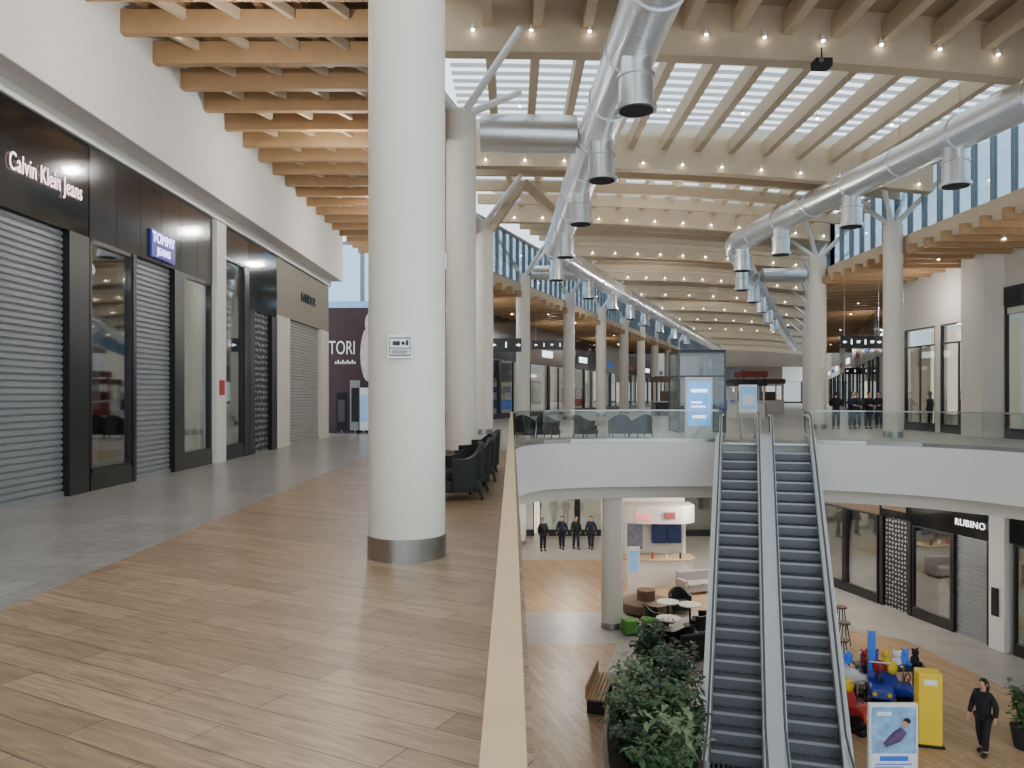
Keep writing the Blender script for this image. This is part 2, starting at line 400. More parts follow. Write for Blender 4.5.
# ---------------------------------------------------------------- spotlights
def make_spot():
    r = thing('spotlight', 'x', 'spotlight')
    MB().cyl(0,0,-.01,0.08,.01,8).build('stem', WSTEEL, r)
    MB().tube([(0,0,-.01),(0,-.03,-.12)], .045, 12).build('housing', WSTEEL, r)
    MB().ball((0,-.033,-.13), .045,.045,.03, 12, 7).build('lens', LAMP, r)
    return r
spot0 = make_spot(); first = True
def spot(x, y, z, label, group):
    global first
    if first:
        spot0.location = (x,y,z); spot0['label'] = label; spot0['group'] = group; first = False
    else: dup(spot0, (x,y,z), 0, label, group)
for k, Y in enumerate(YS[2:11]):
    n = 12 if k < 5 else 8
    for i in range(n):
        t = (i+.6)/n; spot(XL(Y)+(XR(Y)-XL(Y))*t, Y-.28, zb(t)+(.6 if k == 0 else .2), 'small bright spotlight mounted along the roof beam %s from the camera' % ORD[k+2], 'spotlights along the roof beams')
for k in range(2, 8):
    Y = (YS[k]+YS[k+1])/2
    for i in range(7):
        t = (i+.9)/7.5; spot(XL(Y)+(XR(Y)-XL(Y))*t, Y, zb(t)+.55, 'small bright spotlight between two roof beams, in the skylight bay %s from the camera' % ORD[k-1], 'spotlights between the roof beams')
for i in range(10):
    y = 8.78+i*1.16*2
    for x in (-5.75,-4.5,-3.2): spot(x, y, 8.0, 'small warm spotlight between the timber beams of the left walkway ceiling', 'spotlights of the left walkway ceiling')
for i in range(9):
    y = 38+i*6
    for o_ in (1.2,3.6):
        spot(-1.6+K*(y-36)-o_, y+.2, 7.0, 'small spotlight under the far left gallery ceiling', 'spotlights of the far left gallery')
    spot(14.9+K*(y-36)+2, y+.2, 7.0, 'small spotlight under the far right gallery ceiling', 'spotlights of the far right gallery')
for y in (18,22,26,30,34): spot(16.6,y,7.0,'small spotlight under the right gallery ceiling beside the clerestory','spotlights of the right gallery')
# ---------------------------------------------------------------- columns
def column(x, y, top, label, struts=True, base=0, r=.38):
    c = thing('column', label, 'column', (x,y,base), 0)
    MB().cyl(0,0,0,top-base,r,40).build('shaft', COLM, c, smooth=True)
    MB().cyl(0,0,0,.22,r+.012,40).build('base_ring', STEEL, c, smooth=True)
    if struts:
        h = top-base
        MB().cyl(0,0,h,h+.06,r*.8,24).build('cap_plate', WSTEEL, c)
        for sx, sy in ((-1,-1),(1,-1),(1,1),(-1,1)):
            MB().tube([(sx*.12,sy*.12,h+.05),(sx*1.5,sy*1.9,h+min(1.9, 10.0-top))], [.1,.085], 12).build('strut', WSTEEL, c, smooth=True)
    return c
column(-1.05,7.7,7.9,'broad cream round column in the foreground with a small safety sign', False)
column(-1.29,19.5,8.7,'second cream column behind the foreground column, beside the armchairs')
c3 = column(-1.15,31.3,8.6,'slim-looking cream column peeking out behind the second column')
MB().bar((.3,-.5,8.2),(1.6,-.9,10.0), .22, .3).build('timber_brace', GLU, c3); MB().bar((1.6,-.9,10.0),(2.9,-.5,8.9), .22, .3).build('timber_brace', GLU, c3)
Lc = [(0.6,42),(3.7,50),(6.7,58),(9.6,66),(12.4,74),(15.2,82),(18.2,90),(21,98)]
for i, (x, y) in enumerate(Lc):
    column(x, y, 8.1, 'white branching column in the far left row, %s in that row' % ORD[i])
column(14.5,29.3,8.1,'white branching column by the right glass rail next to the shop windows', r=.35)
column(14.5,36.5,8.1,'white branching column behind the people on the right gallery')
for i, y in enumerate((46,55,64,74,84)):
    column(14.5+K*(y-36.5), y, 8.1, 'white column in the far right row beyond the bend, %s of the row' % ORD[i])
column(3.53,27.2,-1.95,'cream column on the lower level left of the escalators', False, LOW)
column(.4,42.5,-1.95,'distant cream column at the left of the lower level', False, LOW)
s = thing('safety_sign', 'small white printed safety sign on the foreground column', 'sign', (-1.06,7.3,1.97))
MB().box(-.115,.115,-.012,0,-.02,.2).build('plate', PAPER, s)
m = MB()
m.box(-.1,.1,-.016,-.012,.165,.175); m.box(-.1,.1,-.016,-.012,.07,.078); m.box(-.1,.1,-.016,-.012,0,.008)
m.box(-.1,-.094,-.016,-.012,0,.175); m.box(.094,.1,-.016,-.012,0,.175)
m.box(-.07,0,-.016,-.012,.1,.14); m.ball((.03,-.014,.12), .018,.004,.018); m.box(.055,.08,-.016,-.012,.1,.15)
for i in range(4): m.box(-.08,.08-.02*(i%2),-.016,-.012,.017+.012*i,.022+.012*i)
m.build('printing', BLACK, s)
cm_ = thing('projector', 'small dark projector hanging under the roof beam above the right escalator side', 'projector', (7.4,18.4,9.5))
MB().box(-.2,.2,-.18,.18,-.1,.1).build('housing', CUSH, cm_, bevel=.02); MB().cyl(0,0,.1,.4,.02,8).build('stem', BLACK, cm_)
MB().tube([(-.1,-.18,0),(-.1,-.24,0)], .06, 16).build('lens', STEEL, cm_)
# ---------------------------------------------------------------- ducts
def smooth_path(pts, n=8):
    out = []
    P = [Vector(p) for p in pts]
    for i in range(len(P)-1):
        p0 = P[max(i-1,0)]; p1 = P[i]; p2 = P[i+1]; p3 = P[min(i+2,len(P)-1)]
        for j in range(n):
            t = j/n
            out.append(.5*((2*p1)+(p2-p0)*t+(2*p0-5*p1+4*p2-p3)*t*t+(3*p1-p0-3*p2+p3)*t**3))
    out.append(P[-1]); return out
def duct(path, r, noz, label, hang=True):
    root = thing('air_duct', label, 'air duct', path[0])
    sp = smooth_path(path) if len(path) > 2 else [Vector(p) for p in path]
    m = MB().tube(sp, r, 28); m.build('pipe', DUCT, root, smooth=True, local=False)
    L = 0; nxt = 1.2
    for a, b in zip(sp[:-1], sp[1:]):
        d = (b-a).length
        while nxt < L+d and nxt < 90:
            p = a.lerp(b, (nxt-L)/d); t = (b-a).normalized()
            MB().tube([p-t*.05,p+t*.05], r+.025, 28).build('seam_ring', DUCT, root, smooth=True, local=False)
            if hang and abs(t.z) < .2:
                MB().tube([(p.x,p.y,p.z+r),(p.x,p.y,10.0)], .01, 6).build('hanger_rod', STEEL, root, local=False)
            nxt += 2.6
        L += d
    for (x, y) in noz:
        z = path[0][2]-r+.12
        q = MB().tube([(x,y,z),(x,y,z-.35),(x,y,z-.36),(x,y,z-.42),(x,y,z-.43),(x,y,z-.95),(x,y,z-.96),(x,y,z-1.05)], [.30,.30,.37,.37,.34,.34,.4,.4], 24)
        q.build('nozzle', DUCT, root, smooth=True, local=False)
        MB().cyl(x,y,z-1.07,z-1.03,.33,20).build('grille', CUSH, root, local=False)
    return root
ZD = 8.6
duct([(2.7,4,ZD),(2.45,14,ZD),(2.25,24,ZD),(2.12,33,ZD),(2.1,37.2,ZD),(2.9,40.0,ZD),(5,46,ZD),(12,65,ZD),(20.5,88,ZD),(31,116,ZD)], .53,
     [(2.42,15),(2.32,19.9),(2.23,25),(2.15,31),(2.15,37.2),(4.4,44.2),(6.5,50),(8.6,56),(10.6,61.5),(13,68),(16,76),(19,84)], 'big silver ventilation duct hanging left of centre and bending to the far end')
duct([(13.3,9,ZD),(12.2,18.3,ZD),(11.3,26,ZD),(10.5,33.2,ZD),(10.35,35.4,ZD),(11.1,38,ZD),(13.5,44,ZD),(20,60,ZD),(30,85,ZD),(43,117,ZD)], .46,
     [(12.5,15.5),(11.92,20.7),(11.33,25.7),(10.75,30.8),(10.4,34.8),(12.3,41.2),(14.6,46.5),(17,52.5),(20,60),(23,67.5)], 'big silver ventilation duct hanging on the right in front of the clerestory windows')
duct([(-.85,21.0,8.75),(1.75,21.0,8.7)], .5, [], 'short silver cross duct behind the second column', False)
duct([(1.0,44,8.6),(3.8,44.5,8.6)], .4, [], 'small distant cross duct joining the left duct', False)
duct([(14.6,45,8.6),(17.1,45,8.6)], .4, [], 'small distant cross duct joining the right duct', False)
# ================================================================= STOREFRONTS
def shutter_mb(x0, x1, z0, z1, y=0):
    m = MB(); n = max(4, int((z1-z0)/.1)); prof = []
    for i in range(n):
        a = z0+(z1-z0)*i/n; b = z0+(z1-z0)*(i+1)/n
        prof += [(y,a),(y-.03,a+(b-a)*.25),(y-.03,a+(b-a)*.75),(y,b-.004)]
    for (yy, z) in prof: m.v += [(x0,yy,z),(x1,yy,z)]
    for i in range(len(prof)-1): m.f.append((2*i,2*i+1,2*i+3,2*i+2))
    m.box(x0,x1,y-.05,y,z0,z0+.08)
    return m
def storefront(label, loc, rz, segs, hop, htop, fas, w0, w1, frame=BLACK, depth=.9, inner=INT, seams=0, group=None, gm=None):
    r = thing('storefront', label, 'shopfront', loc, rz, group)
    if htop > hop+.05:
        m = MB()
        if seams:
            L = (w1-w0)/seams
            for i in range(seams): m.box(w0+i*L+.008, w0+(i+1)*L-.008, 0, .12, hop, htop)
        else: m.box(w0,w1,0,.12,hop,htop)
        m.build('fascia_panel', fas, r)
    MB().box(w0,w1,depth-.05,depth,0,hop).build('back_wall', inner, r)
    for sg in segs:
        k, a, b = sg[:3]
        if k == 'shutter': shutter_mb(a,b,0,hop,.12).build('roller_shutter', sg[3] if len(sg) > 3 else SHUT, r)
        elif k == 'pattern': MB().box(a,b,.1,.14,0,hop).build('patterned_shutter', PATT, r)
        elif k == 'post': MB().box(a,b,-.02,.3,0,hop).build('post', sg[3] if len(sg) > 3 else frame, r)
        elif k == 'panel': MB().box(a,b,0,.3,0,hop).build('wall_panel', sg[3], r)
        elif k == 'glass':
            MB().box(a+.06,b-.06,.06,.08,.35,hop-.06).build('window_pane', gm or SGL, r)
            MB().box(a,b,-.01,.3,0,.3).build('plinth', frame, r)
            fm = MB(); fm.box(a,a+.06,0,.14,.3,hop); fm.box(b-.06,b,0,.14,.3,hop); fm.box(a,b,0,.14,hop-.07,hop); fm.box(a,b,0,.14,.3,.37)
            fm.build('window_frame', frame, r)
    return r
LZ = R(90)
a = storefront('black granite shopfront at the far left with a closed grey shutter', (-7,0,0), LZ, [('shutter',5,12.15),('post',12.15,12.72)], 4.2, 5.74, BGRAN, 5, 12.72)
text('sign_letters', 'Calvin Klein Jeans', .37, PINKL, a, (11.58,-.03,4.86), FACE, .004, sx=.64, sp=1.06)
b = storefront('dark grey stone shopfront with a closed shutter between two display windows', (-7,0,0), LZ,
    [('glass',12.78,14.2),('post',14.2,14.32),('shutter',14.32,15.95),('post',15.95,16.4),('glass',16.4,17.95)], 4.2, 5.74, DGRAN, 12.76, 18.0, seams=6)
MB().box(14.85,15.9,-.05,0,4.28,4.82).build('sign_box', NAVY, b, bevel=.01)
text('sign_letters', 'TOMMY', .28, VLET, b, (15.37,-.055,4.67), FACE, .004, sx=.95)
text('sign_letters', 'JEANS', .2, VLET, b, (15.37,-.055,4.42), FACE, .004, sx=1.1)
MB().box(12.95,14.05,.5,.52,1.35,2.9).build('display_poster', mat('dim_poster',(150,146,150),.6,emit=.3,var=.8,scale=4), b)
MB().box(12.95,14.05,.55,.8,.35,.9).build('display_plinth', WHITE, b)
MB().box(16.6,17.8,.6,.8,.35,.8).build('display_plinth', WHITE, b)
MB().box(16.6,17.75,.7,.72,1.9,3.3).build('display_poster', mat('dim_blue_poster',(100,114,150),.6,emit=.3,var=.8,scale=4), b)
for i, yy in enumerate((13.15,13.45,13.75)):
    q = thing('sneaker', 'white sneaker on the plinth in the upper left window, %s of the three' % ['nearest','middle','farthest'][i], 'shoe', (-7.62,yy,.9), R(90), 'sneakers in the window')
    MB().ball((0,0,.045), .13,.05,.045, 12, 7).ball((.05,0,.09), .06,.045,.06).build('upper', PAPER, q, smooth=True); MB().box(-.13,.13,-.045,.045,0,.02).build('sole', CUSH, q)
wp = tag(MB().box(-7.3,-6.9,18.02,18.6,0,5.7).build('wall_pier', WHITE, bevel=.01), 'narrow white pier between the dark stone shopfront and the next window', 'pier')
MB().box(-6.9,-6.88,18.15,18.45,1.6,1.95).build('red_notice', REDP, wp)
storefront('narrow dark-framed display window with grey surround past the white pier', (-7,0,0), LZ, [('glass',18.62,20.1),('post',20.1,20.45)], 5.0, 5.7, DGRAN, 18.62, 20.45, inner=INTL)
storefront('black shopfront with a white-motif patterned shutter', (-7,0,0), LZ, [('pattern',20.9,22.4),('post',20.47,20.9),('post',22.4,22.9)], 3.9, 5.7, BGRAN, 20.47, 22.9)
d = storefront('beige stone shopfront with a pale closed shutter', (-7,0,0), LZ, [('panel',22.95,24.3,CREAM),('shutter',24.3,28.2,SHUTL),('panel',28.2,29.4,CREAM)], 4.0, 5.7, mat('taupe_stone',(138,130,116),.7), 22.95, 29.4)
text('sign_letters', 'LANIDOR', .42, BLACK, d, (26.4,-.03,4.85), FACE, .01)
h = thing('hoarding', 'dark maroon hoarding with large white letters behind the beige shopfront', 'hoarding', (-7,32.2,0))
MB().box(-2.4,3.0,0,.1,0,5.5).build('board', MAROON, h)
MB().box(-2.4,3.0,-.02,0,5.25,5.52).build('top_strip', LBLUE, h)
text('letters', 'TORI', .8, PAPER, h, (-.1,-.02,3.55), FACE, .005, sx=.62)
m = MB()
for i in range(9): m.box(-.4+i*.1,-.4+i*.1+.06,-.02,-.01,2.9,3.0+.06*(i%2))
m.build('small_print', PAPER, h)
m = MB(); m.ball((1.0,-.02,3.3), .34,.02,1.15, 16, 10); m.ball((1.15,-.02,4.6),.3,.02,.5); m.build('pictured_shape', mat('pale_print',(196,188,184),.6,var=.6,scale=3), h, smooth=True)
for i, (x, m_, hh, lb) in enumerate(((-7.0,BJ,1.7,'slim black poster stand at the left foot of the maroon hoarding'),(-6.45,SHUT,2.2,'tall grey poster stand at the foot of the maroon hoarding'),(-6.1,PAPER,1.9,'narrow pale poster stand beside the foreground column, before the hoarding'))):
    pp = thing('poster_stand', lb, 'poster stand', (x,31.6,0), 0)
    MB().box(-.2,.2,0,.08,.15,hh).build('board', m_, pp); MB().box(-.14,.14,-.01,0,.5,hh-.3).build('printed_picture', [GJ,CUSH,LBLUE][i], pp)
    MB().box(-.22,.22,-.18,.22,0,.04).build('foot', STEEL, pp); MB().box(-.03,.03,.02,.06,.03,.16).build('stem', STEEL, pp)
e = storefront('pale wall with two tall black-framed lit display windows on the right gallery', (18.3,36.5,0), R(-90), [('panel',0,.55,CREAM),('glass',.6,3.2),('panel',3.2,3.6,CREAM),('glass',3.6,6.1),('panel',6.1,6.4,CREAM)], 4.6, 4.62, CREAM, 0, 6.4, inner=INTB, depth=1.6, gm=SGL2)
for x in (.62,3.62):
    MB().box(x+.0,x+2.5,.03,.1,3.75,3.82).build('transom', BLACK, e)
    MB().box(x+1.22,x+1.28,.03,.1,.35,3.8).build('mullion', BLACK, e)
    MB().box(x+.2,x+2.3,1.3,1.5,.3,.75).build('display_plinth', WHITE, e)
tag(MB().box(17.6,18.4,28.7,30.2,0,7.3).build('wall_pier', CREAM, bevel=.02), 'wide pale pier right of the tall display windows on the upper right', 'pier')
storefront('dark glazed shopfront at the right edge of the upper gallery', (18.3,36.5,0), R(-90), [('glass',7.9,10.5),('post',10.5,10.8),('glass',10.8,14),('glass',14,20)], 4.9, 5.6, BGRAN, 7.85, 20, inner=INTL)
dl = Vector((K,1)).normalized(); angl = math.atan2(dl.y, dl.x)
fm_ = [BGRAN, DGRAN, BROWN, BGRAN, CREAM, BGRAN, DGRAN, CREAM, DGRAN, WHITE]
names = ['black','grey','brown','glossy black','cream','dark','charcoal','beige','slate','pale']
for i in range(9):
    p = Vector((-6.3,37))+dl*i*11
    s = storefront('distant %s-topped shopfront in the far left gallery, %s along' % (names[i], ORD[i]), (p.x,p.y,0), angl, [('glass',.2,4.6),('post',4.6,5),('glass',5,7.5),('glass',7.5,10.6)], 4.0, 7.5, fm_[i], 0, 10.9, inner=INTL if i%2 else INTB, depth=1.5)
    MB().box(3,5.5,-.08,0,4.6,5.1).build('sign_board', [WLET,REDP,WLET,WLET,BLUEP,REDP,WLET,NAVY,REDP][i], s)
angr = math.atan2(-dl.y, -dl.x)
for i in range(8):
    p = Vector((18.5,36.8))+dl*(i+1)*11
    s = storefront('distant %s-topped shopfront in the far right gallery, %s along' % (names[i], ORD[i]), (p.x,p.y,0), angr, [('glass',.2,4.6),('post',4.6,5),('glass',5,7.5),('glass',7.5,10.6)], 4.0, 7.5, fm_[i], 0, 10.9, inner=INT if i%2 else INTL, depth=1.5)
    MB().box(3,6,-.08,0,4.6,5.1).build('sign_board', [WLET,BLUEP,REDP,WLET,REDP,WLET,NAVY,WLET][i], s)
for i, (x0, fs, lb) in enumerate(((36,DGRAN,'very distant dark shopfront on the end wall, left of the middle'),(44,BROWN,'very distant brown shopfront on the end wall, in the middle'),(52,WHITE,'very distant white shopfront on the end wall, right of the middle'))):
    storefront(lb, (x0,148,0), 0, [('glass',.2,3.6),('post',3.6,4),('glass',4,7.5)], 4.2, 7.0, fs, 0, 7.8, inner=INTB, depth=1.5)
ar = R(-76.7); o0 = (13.4,34.5,LOW)
g1 = storefront('brown and black glazed lower shopfront nearest the escalators', o0, ar, [('glass',.2,2.2),('post',2.2,2.4),('glass',2.4,4.3)], 3.5, 4.6, BROWN, 0, 4.4, inner=INTL)
g2 = storefront('black lower shopfront closed by a shutter with rows of white motifs', o0, ar, [('pattern',4.6,5.95),('post',4.42,4.6),('post',5.95,6.1)], 3.5, 4.6, BGRAN, 4.42, 6.1)
MB().box(4.6,5.9,-.06,0,3.8,4.2).build('sign_board', BROWN, g2)
g3 = storefront('lower shopfront with a dark display window and a closed grey shutter under a lit sign', o0, ar, [('glass',6.15,8.0),('post',8.0,8.12),('shutter',8.12,9.5),('post',9.5,9.65)], 3.4, 4.6, BGRAN, 6.12, 9.65)
text('sign_letters', 'RUBINO', .32, WLET, g3, (8.85,-.06,3.85), FACE, .006, sp=1.1)
pr = MB().box(9.7,10.3,-.15,.5,0,4.6).build('wall_pier', WHITE, bevel=.02)
tag(pr, 'white pier at the right edge of the lower level', 'pier'); pr.location = o0; pr.rotation_euler = (0,0,ar)
MB().box(9.85,10.1,-.2,-.152,1.1,2.0).build('notice', BLACK, pr)
storefront('dark glazed lower shopfront cut off by the right edge of the view', o0, ar, [('glass',10.5,14),('glass',14,18)], 3.5, 4.6, BGRAN, 10.35, 18)
for i, (x0, lb, fs, inn_) in enumerate(((-4,'pale distant lower shopfront behind the four walkers',WHITE,INTB),(1.5,'grey distant lower shopfront behind the lower column',DGRAN,INTB),(7,'brown distant lower shopfront behind the corner kiosk',BROWN,INTL),(12.0,'dark distant lower shopfront behind the escalators',BGRAN,INTL))):
    storefront(lb, (x0,44.8,LOW), 0, [('glass',.1,2.2),('post',2.2,2.4),('glass',2.4,5.3)], 3.3, 4.64, fs, 0, 5.4, inner=inn_, depth=1.1)
def mannequin(loc, rz, m_, label):
    q = MB()
    q.tube([(0,0,.85),(0,0,.95),(0,0,1.08),(0,0,1.25),(0,0,1.4),(0,0,1.46),(0,0,1.55)], [.13,.15,.11,.14,.15,.06,.05], 14)
    q.ball((0,0,1.66), .08,.09,.12)
    for s in (-1,1):
        q.tube([(s*.08,0,.9),(s*.1,0,.5),(s*.1,0,.08)], [.085,.06,.04], 10); q.ball((s*.1,-.05,.05), .045,.12,.04)
        q.tube([(s*.15,0,1.4),(s*.23,.02,1.15),(s*.25,-.05,.9)], [.05,.04,.03], 8)
    r = thing('mannequin', label, 'mannequin', loc, rz)
    q.build('figure', m_, r, smooth=True)
    MB().cyl(0,0,-.0,.02,.22,20).build('stand', STEEL, r)
for (x,y,z,lb,mm) in ((18.9,34.8,0,'grey mannequin in the left of the tall display windows',GJ),(18.9,32.3,0,'dark-clothed mannequin at the left of the right tall display window',BJ),(18.9,31.2,0,'brown-clothed mannequin at the right of the right tall display window',BROWN)):
    mannequin((x,y,z), R(-90), mm, lb)
p = Matrix.Translation(o0) @ Matrix.Rotation(ar,4,'Z') @ Vector((7.1,.5,0))
mannequin(tuple(p), ar, WHITE, 'white mannequin in the lower dark display window beside the closed shutter')
mannequin((-7.45,17.1,0), R(90), GJ, 'grey-clothed mannequin behind the upper left display window')
# ================================================================= RAILINGS
def railing(path, label, hand, hw, hh):
    r = thing('glass_balustrade', label, 'railing', (path[0][0],path[0][1],0))
    for a, b in zip(path[:-1], path[1:]):
        a = Vector((a[0],a[1],0)); b = Vector((b[0],b[1],0)); L = (b-a).length; n = max(1, round(L/1.5))
        for i in range(n):
            p = a.lerp(b, i/n); q = a.lerp(b, (i+1)/n); t = (q-p).normalized()*.01
            MB().bar(p+t+Vector((0,0,.56)), q-t+Vector((0,0,.56)), .016, .98).build('glass_panel', GLS, r, local=False)
    m = MB(); k = MB()
    for a, b in zip(path[:-1], path[1:]):
        a = Vector((a[0],a[1],1.08)); b = Vector((b[0],b[1],1.08)); t = (b-a).normalized()*.01
        m.bar(a-t, b+t, hw, hh)
        k.bar((a.x,a.y,.06),(b.x,b.y,.06), .06, .12)
    m.build('handrail', hand, r, local=False); k.build('base_profile', STEEL, r, local=False)
    return r
railing([(-.012,-1.5),(-.012,22.3)], 'glass balustrade with a light oak handrail running away along the left of the void', RAILW, .065, .04)
o2 = offs(EDGE, .11)
railing(o2[2:10], 'curved glass balustrade on the far slab edge left of the escalators', STEEL, .045, .04)
railing(o2[10:17], 'glass balustrade curving along the right slab edge', STEEL, .045, .04)
# ================================================================= ESCALATORS
ET = (8.44,25.7,0); ER = -math.atan(.304)
def escal(off, label, gap_side):
    r = thing('escalator', label, 'escalator', ET, ER, 'pair of escalators')
    x0, x1 = off-.54, off+.54
    n = 24; d = 9.43/n; hgt = 6.6/n
    for i in range(n):
        y = -.3-d*i; z = -hgt*i
        m = MB(); m.box(x0,x1,y-d,y,z-hgt-.25,z-hgt+.0)
        for j in range(10): m.box(x0+.03+j*.106,x0+.08+j*.106,y-d+.005,y-.02,z-hgt,z-hgt+.02)
        st_ = m.build('step', STEPM, r)
        MB().box(x0,x1,y-d-.015,y-d+.03,z-hgt-.03,z-hgt+.024).build('step_edge', STEPE, st_)
    MB().box(x0,x1,-.3,1.6,-.05,.012).build('landing_plate', STEEL, r)
    prof = [(2.0,0),(-.3,0),(-9.73,-6.58),(-11.2,-6.58)]
    for s in (-1,1):
        xs = off+s*.6
        sk = MB()
        for (a, b) in zip(prof[:-1], prof[1:]): sk.bar((off+s*.555,a[0],a[1]+.02),(off+s*.555,b[0],b[1]+.02), .03, .4)
        sk.build('skirt_panel', STEEL, r)
        dk = MB(); xo = off+s*.76
        lo, hi = sorted((off+s*.57, xo if s == gap_side else off+s*.80))
        for (a, b) in zip(prof[:-1], prof[1:]):
            dk.bar(((lo+hi)/2,a[0],a[1]+.16),((lo+hi)/2,b[0],b[1]+.16), hi-lo, .1)
        dk.build('deck_panel', SIDE if s == gap_side else CDECK, r)
        if s == gap_side:
            ou = MB()
            for (a, b) in zip(prof[:-1], prof[1:]): ou.bar((xo,a[0],a[1]-.3),(xo,b[0],b[1]-.3), .04, .95)
            ou.build('outer_cladding', SIDE, r)
        gp = MB()
        for (a, b) in zip(prof[:-1], prof[1:]):
            gp.v += [(xs,a[0],a[1]+.2),(xs,b[0],b[1]+.2),(xs,b[0],b[1]+.95),(xs,a[0],a[1]+.95)]; q = len(gp.v)-4; gp.f.append((q,q+1,q+2,q+3))
        gp.build('balustrade_glass', GLS, r)
        hp = [(xs,1.8,.3),(xs,2.0,.35),(xs,2.2,.5),(xs,2.28,.68),(xs,2.2,.86),(xs,2.0,.97),(xs,1.7,1.0),(xs,.2,1.0),(xs,-.4,.95)]
        hp += [(xs,-9.6,-5.52),(xs,-10.2,-5.6),(xs,-11.2,-5.6),(xs,-11.5,-5.75),(xs,-11.55,-5.95),(xs,-11.4,-6.15)]
        MB().tube(hp, .026, 10).build('handrail', RUB, r, smooth=True)
        st = MB()
        for (a, b) in zip(prof[:-1], prof[1:]): st.bar((xs,a[0],a[1]+.9),(xs,b[0],b[1]+.9), .09, .05)
        st.build('handrail_track', WSTEEL, r)
    tr = MB()
    for (a, b) in zip(prof[1:-1], prof[2:]): tr.bar((off,a[0],a[1]-.75),(off,b[0],b[1]-.75), 1.38, .6)
    tr.build('truss_casing', SIDE, r)
    return r
escal(-.80, 'left escalator of the pair rising from the lower level', -1)
escal(.80, 'right escalator of the pair rising from the lower level', 1)
# ================================================================= FURNITURE UPPER
def armchair(label, group):
    r = thing('armchair', label, 'armchair', (0,0,0), 0, group)
    m = MB(); N = 14; pts = []
    for i in range(N+1):
        a = R(-25)+R(230)*i/N
        hgt = .64+.24*max(0, math.sin(a))**2
        pts.append((math.cos(a)*.33, math.sin(a)*.31, hgt))
    for i, (x, y, hh) in enumerate(pts):
        m.v += [(x,y,.16),(x*1.06,y*1.1,hh),(x*1.34,y*1.38,hh),(x*1.24,y*1.24,.14)]
    for i in range(N):
        q = 4*i
        for s_ in range(4): m.f.append((q+s_, q+(s_+1)%4, q+4+(s_+1)%4, q+4+s_))
    m.f += [(0,1,2,3),(4*N,4*N+1,4*N+2,4*N+3)]
    m.build('back_shell', DARKW, r, smooth=True)
    MB().box(-.34,.34,-.38,.3,.14,.32).build('seat_frame', DARKW, r, bevel=.03)
    MB().box(-.3,.3,-.37,.26,.32,.46).build('seat_cushion', CUSH, r, bevel=.04)
    for sx in (-1,1):
        for sy in (-1,1):
            MB().tube([(sx*.3,sy*.29,.16),(sx*.32,sy*.32,0)], [.028,.02], 8).build('leg', BLACK, r)
    return r
ch = armchair('black wicker armchair facing the shops beside the second column, nearest of the overlapping row', 'armchairs beside the left handrail')
ch.location = (-.86,11.9,0); ch.rotation_euler = (0,0,R(-70)); 
dup(ch, (-.76,13.0,0), R(-82), 'black wicker armchair half hidden directly behind the nearest armchair by the handrail')
dup(ch, (-.72,14.4,0), R(-70), 'black wicker armchair third in the overlapping row by the handrail')
dup(ch, (-.66,16.2,0), R(-85), 'black wicker armchair farthest back in the overlapping row by the handrail')
for i, (px, Y, rz, lb) in enumerate(((524,28.3,170,'black armchair at the left end of the row behind the far glass rail'),(548,28.5,150,'black armchair second from the left behind the far glass rail'),(585,29.0,120,'black armchair standing alone in the middle of the row behind the far rail'),(619,29.3,185,'black armchair fourth from the left behind the far glass rail'),(641,29.2,200,'black armchair at the right end of the row behind the far glass rail'))):
    dup(ch, ((px-512)*Y/F, Y, 0), R(rz), lb, 'armchairs behind the far glass rail')
def lift():
    x, y = 8.05, 33.6
    r = thing('lift_shaft', 'glass lift enclosure with dark frame behind the tall blue information screen', 'lift', (x,y,0))
    m = MB(); w = .98
    for sx in (-1,1):
        for sy in (-1,1): m.box(sx*w-.035,sx*w+.035,sy*w-.035,sy*w+.035,0,3.45)
    for z in (.05,2.4,3.4):
        for s in (-1,1):
            m.box(-w,w,s*w-.03,s*w+.03,z-.03,z+.03); m.box(s*w-.03,s*w+.03,-w,w,z-.03,z+.03)
    m.build('frame', GFR, r)
    for s in (-1,1):
        MB().box(-w+.04,w-.04,s*w-.01,s*w+.01,.1,3.38).build('glass_wall', SGL2, r)
        MB().box(s*w-.01,s*w+.01,-w+.04,w-.04,.1,3.38).build('glass_wall', SGL2, r)
    MB().box(-w-.03,w+.03,-w-.03,w+.03,3.42,3.52).build('roof', BLACK, r)
    MB().cyl(.5,.5,.05,3.42,.09,12).build('piston', STEEL, r)
    for s in (-1,1): MB().box(min(0,s*.45),max(0,s*.45),-1.06,-1.03,.1,2.2).build('door_leaf', SGL2, r)
lift()
t = thing('information_screen', 'tall white totem with a bright blue screen behind the glass rail', 'screen', (6.9,28.4,0))
MB().box(-.5,.5,0,.16,0,2.25).build('housing', WSTEEL, t, bevel=.02)
MB().box(-.43,.43,-.012,0,.45,2.1).build('display', mat('blue_screen',(88,150,226),.3,emit=.9,var=.5,scale=3), t)
for q in ((-.3,.3,1.7,1.82),(-.25,.25,.75,.85),(-.3,.1,1.3,1.36),(-.3,.25,1.15,1.2)): MB().box(q[0],q[1],-.02,-.012,q[2],q[3]).build('displayed_bar', WLET, t)
t = thing('notice_board', 'small blue and white notice board on legs at the top of the escalators', 'sign', (8.68,28.3,0))
MB().box(-.33,.33,0,.05,.95,1.98).build('board', PAPER, t); MB().box(-.3,.3,-.01,0,1.1,1.9).build('printed_panel', LBLUE, t)
MB().box(-.22,.22,-.014,-.01,1.2,1.6).build('printed_picture', PAPER, t)
for s in (-1,1): MB().box(s*.25-.02,s*.25+.02,.0,.05,0,.95).box(s*.25-.03,s*.25+.03,-.2,.25,0,.03).build('leg', STEEL, t)
